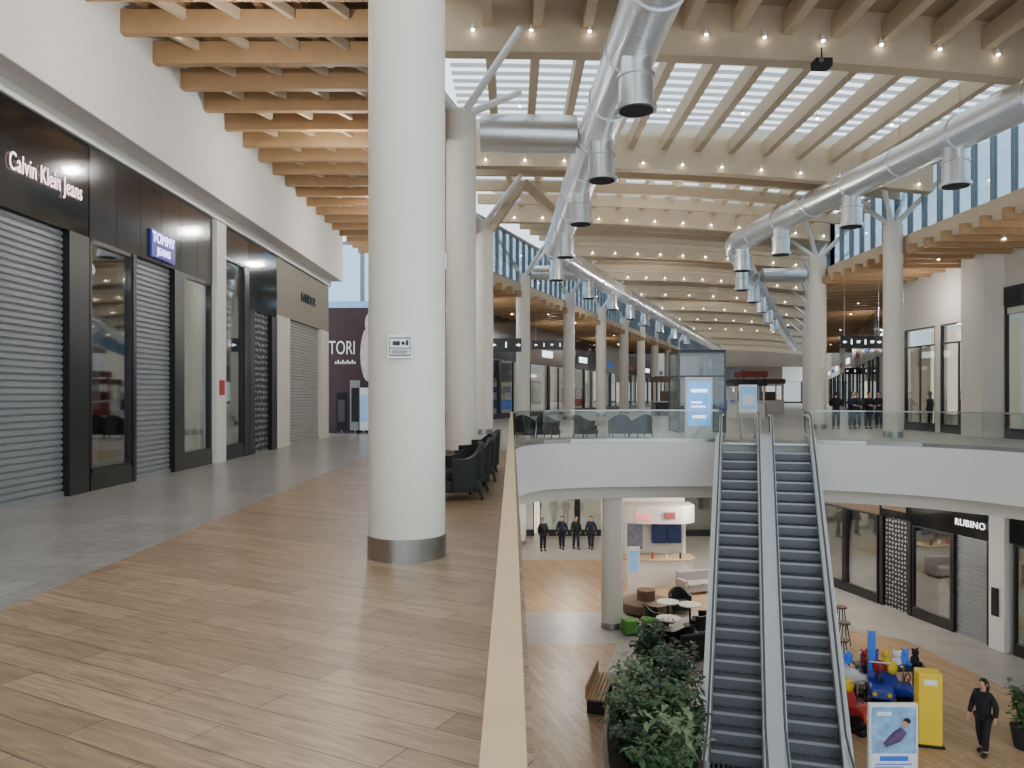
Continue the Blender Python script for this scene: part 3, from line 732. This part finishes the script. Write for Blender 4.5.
def kiosk(loc, m1, m2, label, w=2.4, h=2.6):
    r = thing('kiosk', label, 'kiosk', loc)
    MB().box(-w/2,w/2,-1,1,0,1.05).build('counter', m1, r, bevel=.04)
    MB().box(-w/2-.05,w/2+.05,-1.05,1.05,1.05,1.12).build('countertop', WHITE, r)
    for sx in (-1,1):
        for sy in (-1,1): MB().box(sx*(w/2-.1)-.05,sx*(w/2-.1)+.05,sy*.9-.05,sy*.9+.05,1.12,h).build('post', m1, r)
    MB().box(-w/2-.1,w/2+.1,-1.1,1.1,h,h+.45).build('canopy', m2, r, bevel=.03)
    MB().box(-w/4,w/4,-.4,.4,1.12,1.9).build('display_case', m2, r)
    return r
kiosk((18.6,60,0), mat('dull_red_panel',(150,56,52),.6), mat('dull_red_roof',(130,56,54),.6), 'distant red kiosk with a flat canopy beyond the lift', 1.8, 3.0)
kiosk((23.2,70,0), WHITE, BROWN, 'distant white kiosk with a brown canopy past the red kiosk')
kiosk((15.8,52,0), WHITE, DGRAN, 'white counter kiosk with a dark canopy behind the notice board', 2.0, 2.2)
kiosk((12.2,60,0), DGRAN, BROWN, 'distant dark kiosk with a brown canopy in the left gallery')
kiosk((28,84,0), BROWN, WHITE, 'very distant brown kiosk with a white canopy near the end of the mall')
kiosk((22.5,80,0), BLUEP, WHITE, 'very distant blue kiosk with a white canopy left of the brown one')
kiosk((31,104,0), REDP, WHITE, 'farthest tiny kiosk, red with a white canopy')
def hang(px, py, Y, w, hh, label, n):
    p = at(px, py, Y)
    r = thing('hanging_sign', label, 'sign', p)
    MB().box(-w/2,w/2,0,.12,-hh/2,hh/2).build('panel', BLACK, r)
    for s in (-1,1): MB().cyl(s*w*.4,.06,hh/2,hh/2+3.2,.012,6).build('hanging_rod', STEEL, r)
    for i in range(n):
        x = -w*.4+i*w*.8/(n-1); q = hh*.13; m = MB()
        if i in (0, n-1):
            sg = -1 if i == 0 else 1
            m.v = [(x+sg*q*1.3,-.01,0),(x,-.01,q),(x,-.01,q*.35),(x-sg*q*1.2,-.01,q*.35),(x-sg*q*1.2,-.01,-q*.35),(x,-.01,-q*.35),(x,-.01,-q)]; m.f = [tuple(range(7))]
        elif i % 2: m.ball((x,-.005,q*1.3), q*.45,.01,q*.45); m.box(x-q*.4,x+q*.4,-.012,0,-q*1.4,q*.7)
        else: m.box(x-q*1.1,x+q*1.1,-.012,0,q*.3,q*.8); m.box(x-q*1.1,x+q*.8,-.012,0,-q*.6,-q*.2)
        m.build('pictogram', WLET, r)
hang(862,342,34,1.9,.55,'black hanging direction sign over the right gallery',6)
hang(855,371,60,1.5,.5,'small distant black hanging sign below the larger one',3)
hang(552,345,50,2.6,.6,'black hanging direction sign over the far left gallery',5)
hang(506,345,40,1.6,.7,'black hanging sign beside the third cream column',3)
# ================================================================= PEOPLE
def skinobj(name, V, E, m_, parent, root=0, sub=1):
    me = bpy.data.meshes.new(name); bm = bmesh.new(); ly = bm.verts.layers.skin.verify()
    vs = []
    for i, (co, rr) in enumerate(V):
        v = bm.verts.new(co); v[ly].radius = (rr, rr); v[ly].use_root = (i == root); vs.append(v)
    for a, b in E: bm.edges.new((vs[a], vs[b]))
    bm.to_mesh(me); bm.free(); me.materials.append(m_)
    o = bpy.data.objects.new(name, me); C.objects.link(o); o.parent = parent
    sk = o.modifiers.new('skin', 'SKIN'); sk.use_smooth_shade = True
    ss = o.modifiers.new('sub', 'SUBSURF'); ss.levels = sub; ss.render_levels = sub
    return o
def person(loc, rz, label, jm, tm, hm=HAIRD, stride=0., lean=0., arms='down', longhair=False, sc=1., group=None):
    r = thing('person', label, 'person', loc, rz, group); r.scale = (sc,sc,sc)
    st = stride
    def tp(x, y, z): return (x, y-lean*max(0, z-.93), z)
    V = [(tp(0,0,.95),.12),(tp(0,0,1.1),.105),(tp(0,0,1.3),.13),(tp(0,0,1.43),.07),(tp(0,-.01,1.5),.05),(tp(0,-.02,1.58),.075),(tp(0,-.02,1.66),.082)]
    E = [(0,1),(1,2),(2,3),(3,4),(4,5),(5,6)]
    jV = [(tp(0,0,.80),.175),(tp(0,0,1.08),.165),(tp(0,0,1.3),.185),(tp(0,0,1.44),.1)]; jE = [(0,1),(1,2),(2,3)]
    tV = [((0,0,.93),.13)]; tE = []
    for s in (-1,1):
        f = -st*s
        hip, knee, ank = (s*.09,0,.86), (s*.1,f*.45-(.04 if f else 0),.48), (s*.1,f+.02,.09)
        b = len(V)
        V += [(hip,.08),(knee,.055),(ank,.038),((s*.11,f-.13,.04),.032)]; E += [(0,b),(b,b+1),(b+1,b+2),(b+2,b+3)]
        b = len(tV); tV += [(hip,.11),(knee,.085),((ank[0],ank[1],.1),.07)]; tE += [(0,b),(b,b+1),(b+1,b+2)]
        if arms == 'down': el, wr = tp(s*.25,.03-f*.3,1.14), tp(s*.26,-.06-f*.6,.9)
        elif arms == 'rail': el, wr = tp(s*.27,-.12,1.16), tp(s*.14,-.34,1.12)
        else: el, wr = tp(s*.25,.04,1.14), tp(s*.1,-.2,1.12)
        sh = tp(s*.17,0,1.4)
        b = len(V); V += [(sh,.055),(el,.04),(wr,.027)]; E += [(2,b),(b,b+1),(b+1,b+2)]
        d = (Vector(wr)-Vector(el)).normalized(); pm = Vector(wr)+d*.06
        V.append((tuple(pm),.03)); E.append((b+2,b+3))
        side = d.cross(Vector((s,0,0))).normalized() if abs(d.x) < .9 else Vector((0,1,0))
        for k in range(4):
            q = len(V); off = side*(k-1.5)*.02; ln = (.07,.085,.08,.06)[k]
            V += [(tuple(pm+off+d*.02),.0095),(tuple(pm+off+d*(.02+ln)+Vector((-s*.012,-.01,0))),.008)]; E += [(b+3,q),(q,q+1)]
        q = len(V); V += [(tuple(Vector(wr)+d*.03-side*.035),.011),(tuple(Vector(wr)+d*.07-side*.06),.009)]; E += [(b+2,q),(q,q+1)]
        b = len(jV); jV += [(sh,.095),(el,.074),(wr,.055)]; jE += [(2,b),(b,b+1),(b+1,b+2)]
    skinobj('body', V, E, SKIN, r)
    skinobj('jacket', jV, jE, jm, r); skinobj('trousers', tV, tE, tm, r)
    hx, hy, hz = tp(0,-.02,1.64)
    h = MB(); h.ball((hx,hy+.018,hz+.025), .094,.1,.105, 14, 9)
    if longhair: h.tube([(hx,hy+.06,hz+.02),(hx,hy+.09,hz-.12),(hx,hy+.09,hz-.28)], [.085,.09,.05], 12)
    h.build('hair', hm, r, smooth=True)
    f_ = MB(); f_.ball((hx,hy-.06,hz-.01), .066,.045,.085, 12, 8); f_.ball((hx,hy-.107,hz-.012), .012,.016,.022, 6, 5)
    for s in (-1,1): f_.ball((hx+s*.088,hy,hz-.01), .012,.02,.03, 6, 5)
    f_.build('face', SKIN, r, smooth=True)
    e_ = MB()
    for s in (-1,1): e_.ball((hx+s*.028,hy-.1,hz+.012), .009,.006,.006, 6, 5)
    e_.build('eyes', EYE_M, r); MB().box(hx-.022,hx+.022,hy-.106,hy-.098,hz-.055,hz-.047).build('mouth', LIPS, r)
    for s in (-1,1):
        f = -st*s; MB().ball((s*.11,f-.06,.05), .055,.14,.05, 10, 7).build('shoe', BLACK, r, smooth=True)
    return r
person((10.78,17.6,LOW), R(-60), 'woman in a black jacket and dark trousers walking alone by the yellow stand', BJ, BJ, stride=.12, longhair=True, sc=.98)
for i, (px, fy, jm, rz, lb) in enumerate(((543,551,BJ,20,'man in black standing leftmost of the four people on the lower level'),(562,549,NJ,-15,'person in a navy jacket walking second from left on the lower level'),(576,549,BJ,10,'person in black third from left on the lower level'),(591,549,NJ,-20,'person in a navy jacket rightmost of the four on the lower level'))):
    x, y = gf(px, fy); person((x,y,LOW), R(rz), lb, jm, JN, stride=.13 if i else 0, group='people walking on the lower level')
for i, (px, Y, jm, rz, lb) in enumerate(((836,36.0,BJ,160,'person in black standing leftmost behind the right glass rail'),(852,36.4,NJ,10,'person in a navy jacket second from left behind the right glass rail'),(857,37.2,GJ,-30,'person in a grey jacket in the middle of the group behind the right rail'),(868,36.2,BJ,5,'person in black leaning forward behind the right glass rail'),(879,37.0,NJ,-40,'person in navy rightmost of the group behind the right rail'))):
    person(((px-512)*Y/F, Y, 0), R(rz), lb, jm, JN, arms='rail', lean=.12 if i == 3 else .03, group='people on the right gallery')
# ================================================================= LOWER LEVEL THINGS
k = thing('corner_kiosk', 'cream kiosk with dark screens and a small pink lit sign behind the lower column', 'kiosk', (6.35,33.4,LOW))
MB().box(-1.4,1.4,1.2,1.4,0,4.0).build('back_wall', CREAM, k)
arc = [(-1.5,.9),(-1.5,-.1),(-1.3,-.4),(-1.0,-.55),(.9,-.55),(1.25,-.4),(1.5,-.1),(1.5,.9)]
MB().prism(arc, 0, 1.1).build('counter', WHITE, k)
MB().prism([(x*1.04,(y-.9)*1.04+.9) for x, y in arc], 1.1, 1.16).build('countertop', GLU, k)
MB().prism([(x*1.02,(y-.9)*1.02+.9) for x, y in arc], 2.7, 3.45).build('header', CREAM, k)
for x in (-1.3,1.3): MB().cyl(x,.8,1.16,2.7,.06,12).build('post', WSTEEL, k)
for x in (-.1,.58): MB().box(x,x+.62,.9,1.2,1.6,2.5).build('screen', mat('kiosk_screen',(24,34,66),.25,emit=.35,var=.9,scale=6), k)
MB().box(-1.2,-.5,1.1,1.2,1.3,2.4).build('screen', mat('kiosk_screen_pale',(110,110,120),.3,emit=.2,var=.7,scale=6), k)
for i in range(4): MB().cyl(-.9+i*.6,-.25,1.16,1.36+.05*(i%2),.05,10).build('counter_jar', [GLU2,REDP,WHITE,BROWN][i], k)
text('sign_letters', 'mu', .5, mat('pink_lit_sign',(236,110,120),.4,emit=1.2), k, (-.75,-.62,3.05), FACE, .02)
MB().box(.15,.6,-.66,-.58,2.95,3.2).build('sign_plate', mat('dull_red_sign',(150,70,66),.5), k)
kk = thing('digital_totem', 'slim pale totem with a blue screen in front of the cream kiosk', 'screen', (5.05,31.9,LOW))
MB().box(-.25,.25,0,.14,0,1.9).build('housing', WSTEEL, kk, bevel=.02); MB().box(-.19,.19,-.01,0,.9,1.75).build('display', LBLUE, kk)
def pouf(px, fy, m_, label, s=.5, hh=.5):
    x, y = gf(px, fy); r = thing('pouf', label, 'pouf', (x,y,LOW), R(15))
    MB().box(-s/2,s/2,-s/2,s/2,.04,hh).build('cushion_block', m_, r, bevel=.05); MB().box(-s/2+.05,s/2-.05,-s/2+.05,s/2-.05,0,.05).build('base', BLACK, r)
pouf(630,634,GRN,'bright green cube pouf beside the lower cream column')
pouf(650,632,GRN,'bright green cube pouf next to the white tables')
pouf(640,612,REDP,'small red cube pouf behind the green poufs',.45,.45)
def bench(loc, rz, L, label, m_=GLU2):
    r = thing('bench', label, 'bench', loc, rz)
    m = MB()
    for i in range(5): m.box(-L/2,L/2,-.25+i*.1,-.17+i*.1,.4,.45)
    m.build('seat_slats', m_, r)
    for s in (-1,1): MB().box(s*L*.4-.04,s*L*.4+.04,-.22,.22,0,.4).build('leg', BLACK, r)
    MB().box(-L/2,L/2,.2,.24,.45,.78).build('backrest', m_, r)
x, y = gf(614,716); bench((x-.25,y+.9,LOW), R(75), 2.0, 'wooden slatted bench left of the big green planter', GLU2)
x, y = gf(646,612)
r = thing('round_bench', 'round brown upholstered bench beyond the lower cream column', 'bench', (x,y,LOW))
MB().cyl(0,0,0,.12,.85,28).build('plinth', BLACK, r); MB().tube([(0,0,.12),(0,0,.42),(0,0,.47)], [.95,.95,.88], 28).build('seat', BROWN, r, smooth=True)
MB().cyl(0,0,.47,.85,.35,24).build('backrest', BROWN, r)
def table(px, fy, label, m_=WHITE):
    x, y = gf(px, fy); r = thing('cafe_table', label, 'table', (x,y,LOW))
    MB().cyl(0,0,.71,.75,.4,24).build('tabletop', m_, r); MB().cyl(0,0,.03,.71,.035,10).build('stem', BLACK, r); MB().cyl(0,0,0,.03,.24,20).build('base', BLACK, r)
table(668,640,'round white cafe table nearest the planter'); table(690,625,'round white cafe table close to the left escalator'); table(668,622,'round white cafe table behind the green poufs')
for i, (px, fy, rz, lb) in enumerate(((656,648,140,'black armchair on the lower level left of the nearest white table'),(682,650,200,'black armchair on the lower level in front of the nearest white table'),(702,632,250,'black armchair on the lower level tucked by the left escalator'),(680,612,0,'black armchair on the lower level behind the white tables'),(655,628,90,'black armchair on the lower level beside the right green pouf'))):
    x, y = gf(px, fy); dup(ch, (x,y,LOW), R(rz), lb, 'armchairs around the lower cafe tables')
def sofa(px, fy, rz, m_, label):
    x, y = gf(px, fy); r = thing('sofa', label, 'sofa', (x,y,LOW), R(rz))
    MB().box(-.8,.8,-.4,.4,.1,.3).build('base', m_, r, bevel=.03)
    for s in (-1,1): MB().box(min(0,s*.66)+.01,max(0,s*.66)-.01,-.4,.25,.3,.45).build('seat_cushion', m_, r, bevel=.04)
    MB().box(-.8,.8,.22,.42,.3,.85).build('backrest', m_, r, bevel=.05)
    for s in (-1,1): MB().box(s*.74-.08,s*.74+.08,-.4,.4,.3,.6).build('armrest', m_, r, bevel=.04)
    for sx in (-1,1):
        for sy in (-1,1): MB().cyl(sx*.7,sy*.33,0,.1,.03,8).build('leg', BLACK, r)
sofa(698,657,200,CUSH,'low dark sofa between the white tables and the left escalator')
sofa(697,592,20,mat('pale_grey_sofa',(170,160,158),.8),'pale grey sofa in front of the cream kiosk')
def plant(loc, hgt, spread, n, m_, label, group):
    r = thing('leafy_plant', label, 'plant', loc, random.random()*6, group)
    st = MB(); lf = MB()
    nb = 11
    for i in range(nb):
        a = 2*math.pi*i/nb+random.random(); rr = spread*random.uniform(.3,1); hh = hgt*random.uniform(.5,1)
        tip = Vector((math.cos(a)*rr, math.sin(a)*rr, hh))
        pts = [Vector((0,0,0)), Vector((tip.x*.3,tip.y*.3,hh*.6)), tip]
        st.tube(pts, [.015,.012,.006], 5)
        for j in range(n//nb):
            t = random.uniform(0,1)
            p = pts[0].lerp(pts[1], t*2) if t < .5 else pts[1].lerp(pts[2], (t-.5)*2)
            p = p+Vector((random.gauss(0,.07),random.gauss(0,.07),random.gauss(0,.05)))
            az = random.uniform(0,6.28); el = random.uniform(-.5,.8); L = random.uniform(.12,.28)*(.7+hgt*.3)
            d = Vector((math.cos(az)*math.cos(el), math.sin(az)*math.cos(el), math.sin(el))); sd = d.cross(Vector((0,0,1))).normalized()*L*.26
            mid = p+d*L*.5; tp_ = p+d*L-Vector((0,0,L*.25)); b = len(lf.v); up = Vector((0,0,L*.06))
            lf.v += [tuple(p),tuple(mid+sd+up),tuple(mid),tuple(mid-sd+up),tuple(tp_)]
            lf.f += [(b,b+1,b+2),(b,b+2,b+3),(b+1,b+4,b+2),(b+2,b+4,b+3)]
    st.build('stems', BROWN, r); lf.build('foliage', m_, r)
    return r
pl = thing('planter', 'long low planter bed with dark rim beside the left escalator', 'planter', (3.2,17.7,LOW), R(-9))
ov = [(1.05*math.cos(R(a)), 4.1*math.sin(R(a))) for a in range(0,360,12)]
MB().prism(ov, 0, .42).build('wall', BROWN, pl); MB().prism([(x*1.05,y*1.02) for x, y in ov], .42, .47).build('rim', BROWN, pl); MB().prism([(x*.95,y*.98) for x, y in ov], .46, .49).build('soil', SOIL, pl)
spots = [(3.8,21.3),(4.2,20.3),(3.3,20.3),(4.1,19.2),(3.0,18.9),(3.8,18.2),(2.6,17.7),(3.4,17.3),(3.9,17.0),(2.6,16.4),(3.4,15.9),(2.9,15.0)]
where = ['at the back tip','at the back right','at the back left','behind the middle','left of the middle','on the escalator side of the middle','on the left side near the bench','in the centre','on the right near the escalator','front left','front centre','at the front tip']
cols = [0,1,2,0,2,0,1,1,0,0,2,1]
hts = [1.5,1.1,.8,1.4,.8,1.2,.9,1.4,1.0,.9,1.3,1.0]
for i, (x, y) in enumerate(spots):
    plant((x,y,LOW+.48), hts[i], .75, 620, LEAF[cols[i]], '%s leafy plant %s of the long planter' % (['dark green','mid green','pale green'][cols[i]], where[i]), 'plants in the long planter')
x, y = gf(1022,748)
pt = thing('plant_pot', 'grey plant pot at the lower right edge', 'pot', (x+.1,y,LOW)); MB().tube([(0,0,0),(0,0,.5)], [.25,.34], 20).build('pot', CUSH, pt)
MB().cyl(0,0,.5,.51,.3,20).build('soil', SOIL, pt)
plant((x+.1,y,LOW+.51), .95, .6, 400, LEAF[1], 'green leafy plant at the lower right edge', None)
def stool(px, fy, label):
    x, y = gf(px, fy); r = thing('bar_stool', label, 'stool', (x,y,LOW), 0, 'bar stools right of the escalators')
    MB().cyl(0,0,.7,.76,.2,20).build('seat', BROWN, r)
    for a in range(4): MB().tube([(math.cos(R(45+90*a))*.1,math.sin(R(45+90*a))*.1,.7),(math.cos(R(45+90*a))*.22,math.sin(R(45+90*a))*.22,0)], .018, 8).build('leg', BLACK, r)
    MB().tube([(math.cos(R(a))*.17,math.sin(R(a))*.17,.28) for a in range(0,361,30)], .012, 6).build('foot_ring', STEEL, r)
stool(842,664,'brown bar stool nearest the right escalator'); stool(844,645,'brown bar stool just behind the nearest stool'); stool(841,628,'brown bar stool farthest back right of the escalators')
t = thing('poster_stand', 'blue and white poster stand in front of the colourful toy rides', 'poster stand', (8.08,16.3,LOW))
MB().box(-.52,.52,0,.1,.12,1.66).build('frame', WSTEEL, t, bevel=.01)
MB().box(-.47,.47,-.01,0,.2,1.6).build('poster', PAPER, t)
MB().box(-.47,.47,-.016,-.01,.62,1.6).build('picture_field', mat('blue_picture',(116,158,206),.5,emit=.15,var=.9,scale=3.5), t)
m = MB(); m.tube([(-.2,-.02,.8),(.05,-.02,.98),(.2,-.02,1.12)], [.05,.12,.08], 14); m.build('pictured_clothing', mat('coat_print',(96,70,110),.6,var=.5,scale=12), t, smooth=True)
m = MB(); m.ball((.24,-.02,1.24), .075,.012,.09, 12, 8); m.ball((-.28,-.02,.86), .06,.012,.035); m.build('pictured_skin', SKIN, t, smooth=True)
m = MB(); m.ball((.27,-.018,1.3), .085,.012,.07, 12, 8); m.build('pictured_hair', HAIRD, t, smooth=True)
m = MB(); m.box(-.36,-.05,-.024,-.016,1.42,1.5); m.build('printed_heading', PAPER, t)
m = MB(); m.box(-.3,.3,-.02,-.01,.46,.56); m.box(-.4,.38,-.02,-.01,.38,.4); m.box(-.4,.2,-.02,-.01,.32,.34); m.build('printed_lines', BLUEP, t)
for s in (-1,1): MB().box(s*.4-.05,s*.4+.05,-.22,.32,0,.12).build('foot', STEEL, t)
t = thing('yellow_stand', 'tall plain yellow advertising stand between the toy rides and the walking woman', 'advertising stand', (9.78,18.1,LOW), R(-15))
MB().box(-.26,.26,-.22,.22,.05,1.72).build('body', YEL, t, bevel=.03); MB().box(-.3,.3,-.26,.26,0,.06).build('base', BLACK, t); MB().box(-.14,.14,-.225,-.22,1.45,1.58).build('white_patch', PAPER, t)
def ride(px, fy, rz, m1, m2, label):
    x, y = gf(px, fy); r = thing('kiddie_ride', label, 'toy ride', (x,y,LOW), R(rz))
    MB().box(-.35,.35,-.5,.5,0,.18).build('base', BLACK, r, bevel=.03)
    q = [(-.55,.35),(-.5,.6),(-.25,.66),(-.15,.6),(.3,.6),(.42,.85),(.55,.8),(.58,.35)]
    m = MB(); n = len(q)
    for xx in (-.28,.28): m.v += [(xx,a,b) for a, b in q]
    m.f = [tuple(range(n)), tuple(range(n,2*n))]+[(i,(i+1)%n,n+(i+1)%n,n+i) for i in range(n)]
    m.build('car_body', m1, r, bevel=.05)
    for sy in (-.35,.35):
        for sx in (-1,1): MB().tube([(sx*.24,sy,.32),(sx*.34,sy,.32)], .15, 18).build('wheel', BLACK, r)
    MB().tube([(0,.0,.6),(0,-.02,1.15)], .02, 8).tube([(-.25,-.02,1.15),(.25,-.02,1.15)], .02, 8).build('grab_bar', STEEL, r)
    MB().ball((0,.3,.95), .17,.12,.18).build('seat_back', m2, r, smooth=True)
    MB().tube([(0,-.2,.66),(0,-.12,.8)], .015, 8).tube([(.12*math.cos(R(a)),-.12,.82+.12*math.sin(R(a))) for a in range(0,361,30)], .015, 6).build('steering_wheel', BLACK, r)
    for s in (-1,1): MB().ball((s*.17,-.52,.48), .06,.04,.06).build('headlight', YEL, r)
RBL = mat('royal_blue_paint',(40,60,160),.4)
ride(857,728,20,REDP,YEL,'small red toy ride car left of the poster stand')
ride(880,706,-20,RBL,REDP,'small blue toy ride car behind the poster stand')
ride(903,708,30,RBL,YEL,'darker blue toy ride car next to the yellow stand')
ride(860,694,60,PAPER,BLUEP,'white toy ride car at the back of the rides')
tt = thing('toy_table', 'low black display table among the toy rides', 'table', (gf(890,692)[0],gf(890,692)[1],LOW))
MB().box(-.9,.9,-.35,.35,.68,.74).build('tabletop', BLACK, tt)
for sx in (-1,1):
    for sy in (-1,1): MB().box(sx*.8-.03,sx*.8+.03,sy*.28-.03,sy*.28+.03,0,.68).build('leg', BLACK, tt)
tc_ = [('red',REDP),('royal blue',RBL),('yellow',YEL),('white',PAPER),('bright blue',BLUEP),('black',BJ)]
for i, (cn, cm) in enumerate(tc_):
    q = thing('stuffed_toy', '%s stuffed toy sitting on the black display table' % cn, 'toy', (tt.location.x-.72+i*.29, tt.location.y+random.uniform(-.1,.1), LOW+.74), random.uniform(-.4,.4), 'stuffed toys on the display table')
    MB().ball((0,0,.13), .12,.1,.14).build('torso', cm, q, smooth=True); MB().ball((0,-.02,.33), .1,.09,.1).build('head', cm, q, smooth=True)
    for s in (-1,1): MB().ball((s*.08,0,.42), .035,.02,.035).build('ear', cm, q, smooth=True); MB().ball((s*.09,-.1,.05), .045,.09,.045).build('leg', cm, q, smooth=True)
t = thing('feather_flag', 'tall narrow blue flag standing behind the toy rides', 'flag', (gf(868,700)[0],gf(868,700)[1],LOW))
MB().cyl(0,0,0,1.9,.015,8).build('pole', STEEL, t); MB().prism([(0,-.01),(.2,-.01),(.2,.01),(0,.01)], .8, 1.85).build('banner', BLUEP, t); MB().cyl(0,0,0,.05,.2,16).build('base', BLACK, t)
for i, (x, y) in enumerate(((2,31),(5,36),(9,31),(11,36),(2,40),(8,42),(12,29.5),(10,39),(-3,31),(-4,38))):  # glowing discs added out of view to light the lower level
    dl_ = thing('added_downlight', 'round light added unseen in the lower ceiling, %s of the scattered lights' % ORD[i], 'added ceiling light', (x,y,-1.95), 0, 'added lights of the lower ceiling')
    MB().cyl(0,0,-.03,0,.16,20).build('trim_ring', WSTEEL, dl_); MB().cyl(0,0,-.04,-.03,.12,20).build('diffuser', LAMP, dl_)
# ================================================================= LIGHT
def point(x, y, z, e, col=(1,.96,.9), r=.12):
    l = bpy.data.lights.new('lamp_and_fill', 'POINT'); l.energy = e; l.color = col; l.shadow_soft_size = r
    o = bpy.data.objects.new('lamp_and_fill', l); C.objects.link(o); o.location = (x,y,z)
for y in (5,11.1,17.5,24,30): point(-4.0,y,6.7,120,r=.04)
for (x,y) in ((2,30),(8,32),(3,40),(11,37),(11,28.5)): point(x,y,-2.6,210)  # fill added to brighten the lower level, no fittings behind it
for (x,y) in ((17,22),(17,32),(22,48),(30,70)): point(x,y,5.6,90,r=.05)
for (x,y) in ((-2,42),(3,55),(8,70)): point(x,y,5.6,110,r=.05)
for (x,y) in ((6,32),(9,50),(18,70),(30,100)): point(x,y,7.4,240,r=.05)  # added boost hanging in open air under the roof, without fittings
point(-7.4,13.5,3.8,20); point(-7.4,17.2,3.8,20); point(19.2,33,4.2,90)
w = bpy.data.worlds.new('world'); bpy.context.scene.world = w; w.use_nodes = True
nt = w.node_tree; bg = nt.nodes['Background']
tc = nt.nodes.new('ShaderNodeTexCoord'); no = nt.nodes.new('ShaderNodeTexNoise'); no.inputs['Scale'].default_value = 2.0; no.inputs['Detail'].default_value = 6
cr = nt.nodes.new('ShaderNodeValToRGB'); cr.color_ramp.elements[0].position = .35; cr.color_ramp.elements[0].color = (.62,.75,.88,1)
cr.color_ramp.elements[1].position = .65; cr.color_ramp.elements[1].color = (.88,.93,.97,1)
nt.links.new(tc.outputs['Generated'], no.inputs['Vector']); nt.links.new(no.outputs['Fac'], cr.inputs[0]); nt.links.new(cr.outputs[0], bg.inputs['Color'])
bg.inputs['Strength'].default_value = 1.5
sc = bpy.context.scene
sc.view_settings.view_transform = 'AgX'; sc.view_settings.exposure = .72
# ================================================================= CAMERA
cam = bpy.data.cameras.new('camera'); co = bpy.data.objects.new('camera', cam); C.objects.link(co)
co.location = (0,0,EYE); co.rotation_euler = (R(90),0,0)
cam.sensor_width = 36; cam.lens = 36*F/1024; cam.shift_y = 11/1024; cam.clip_start = .05; cam.clip_end = 400
sc.camera = co
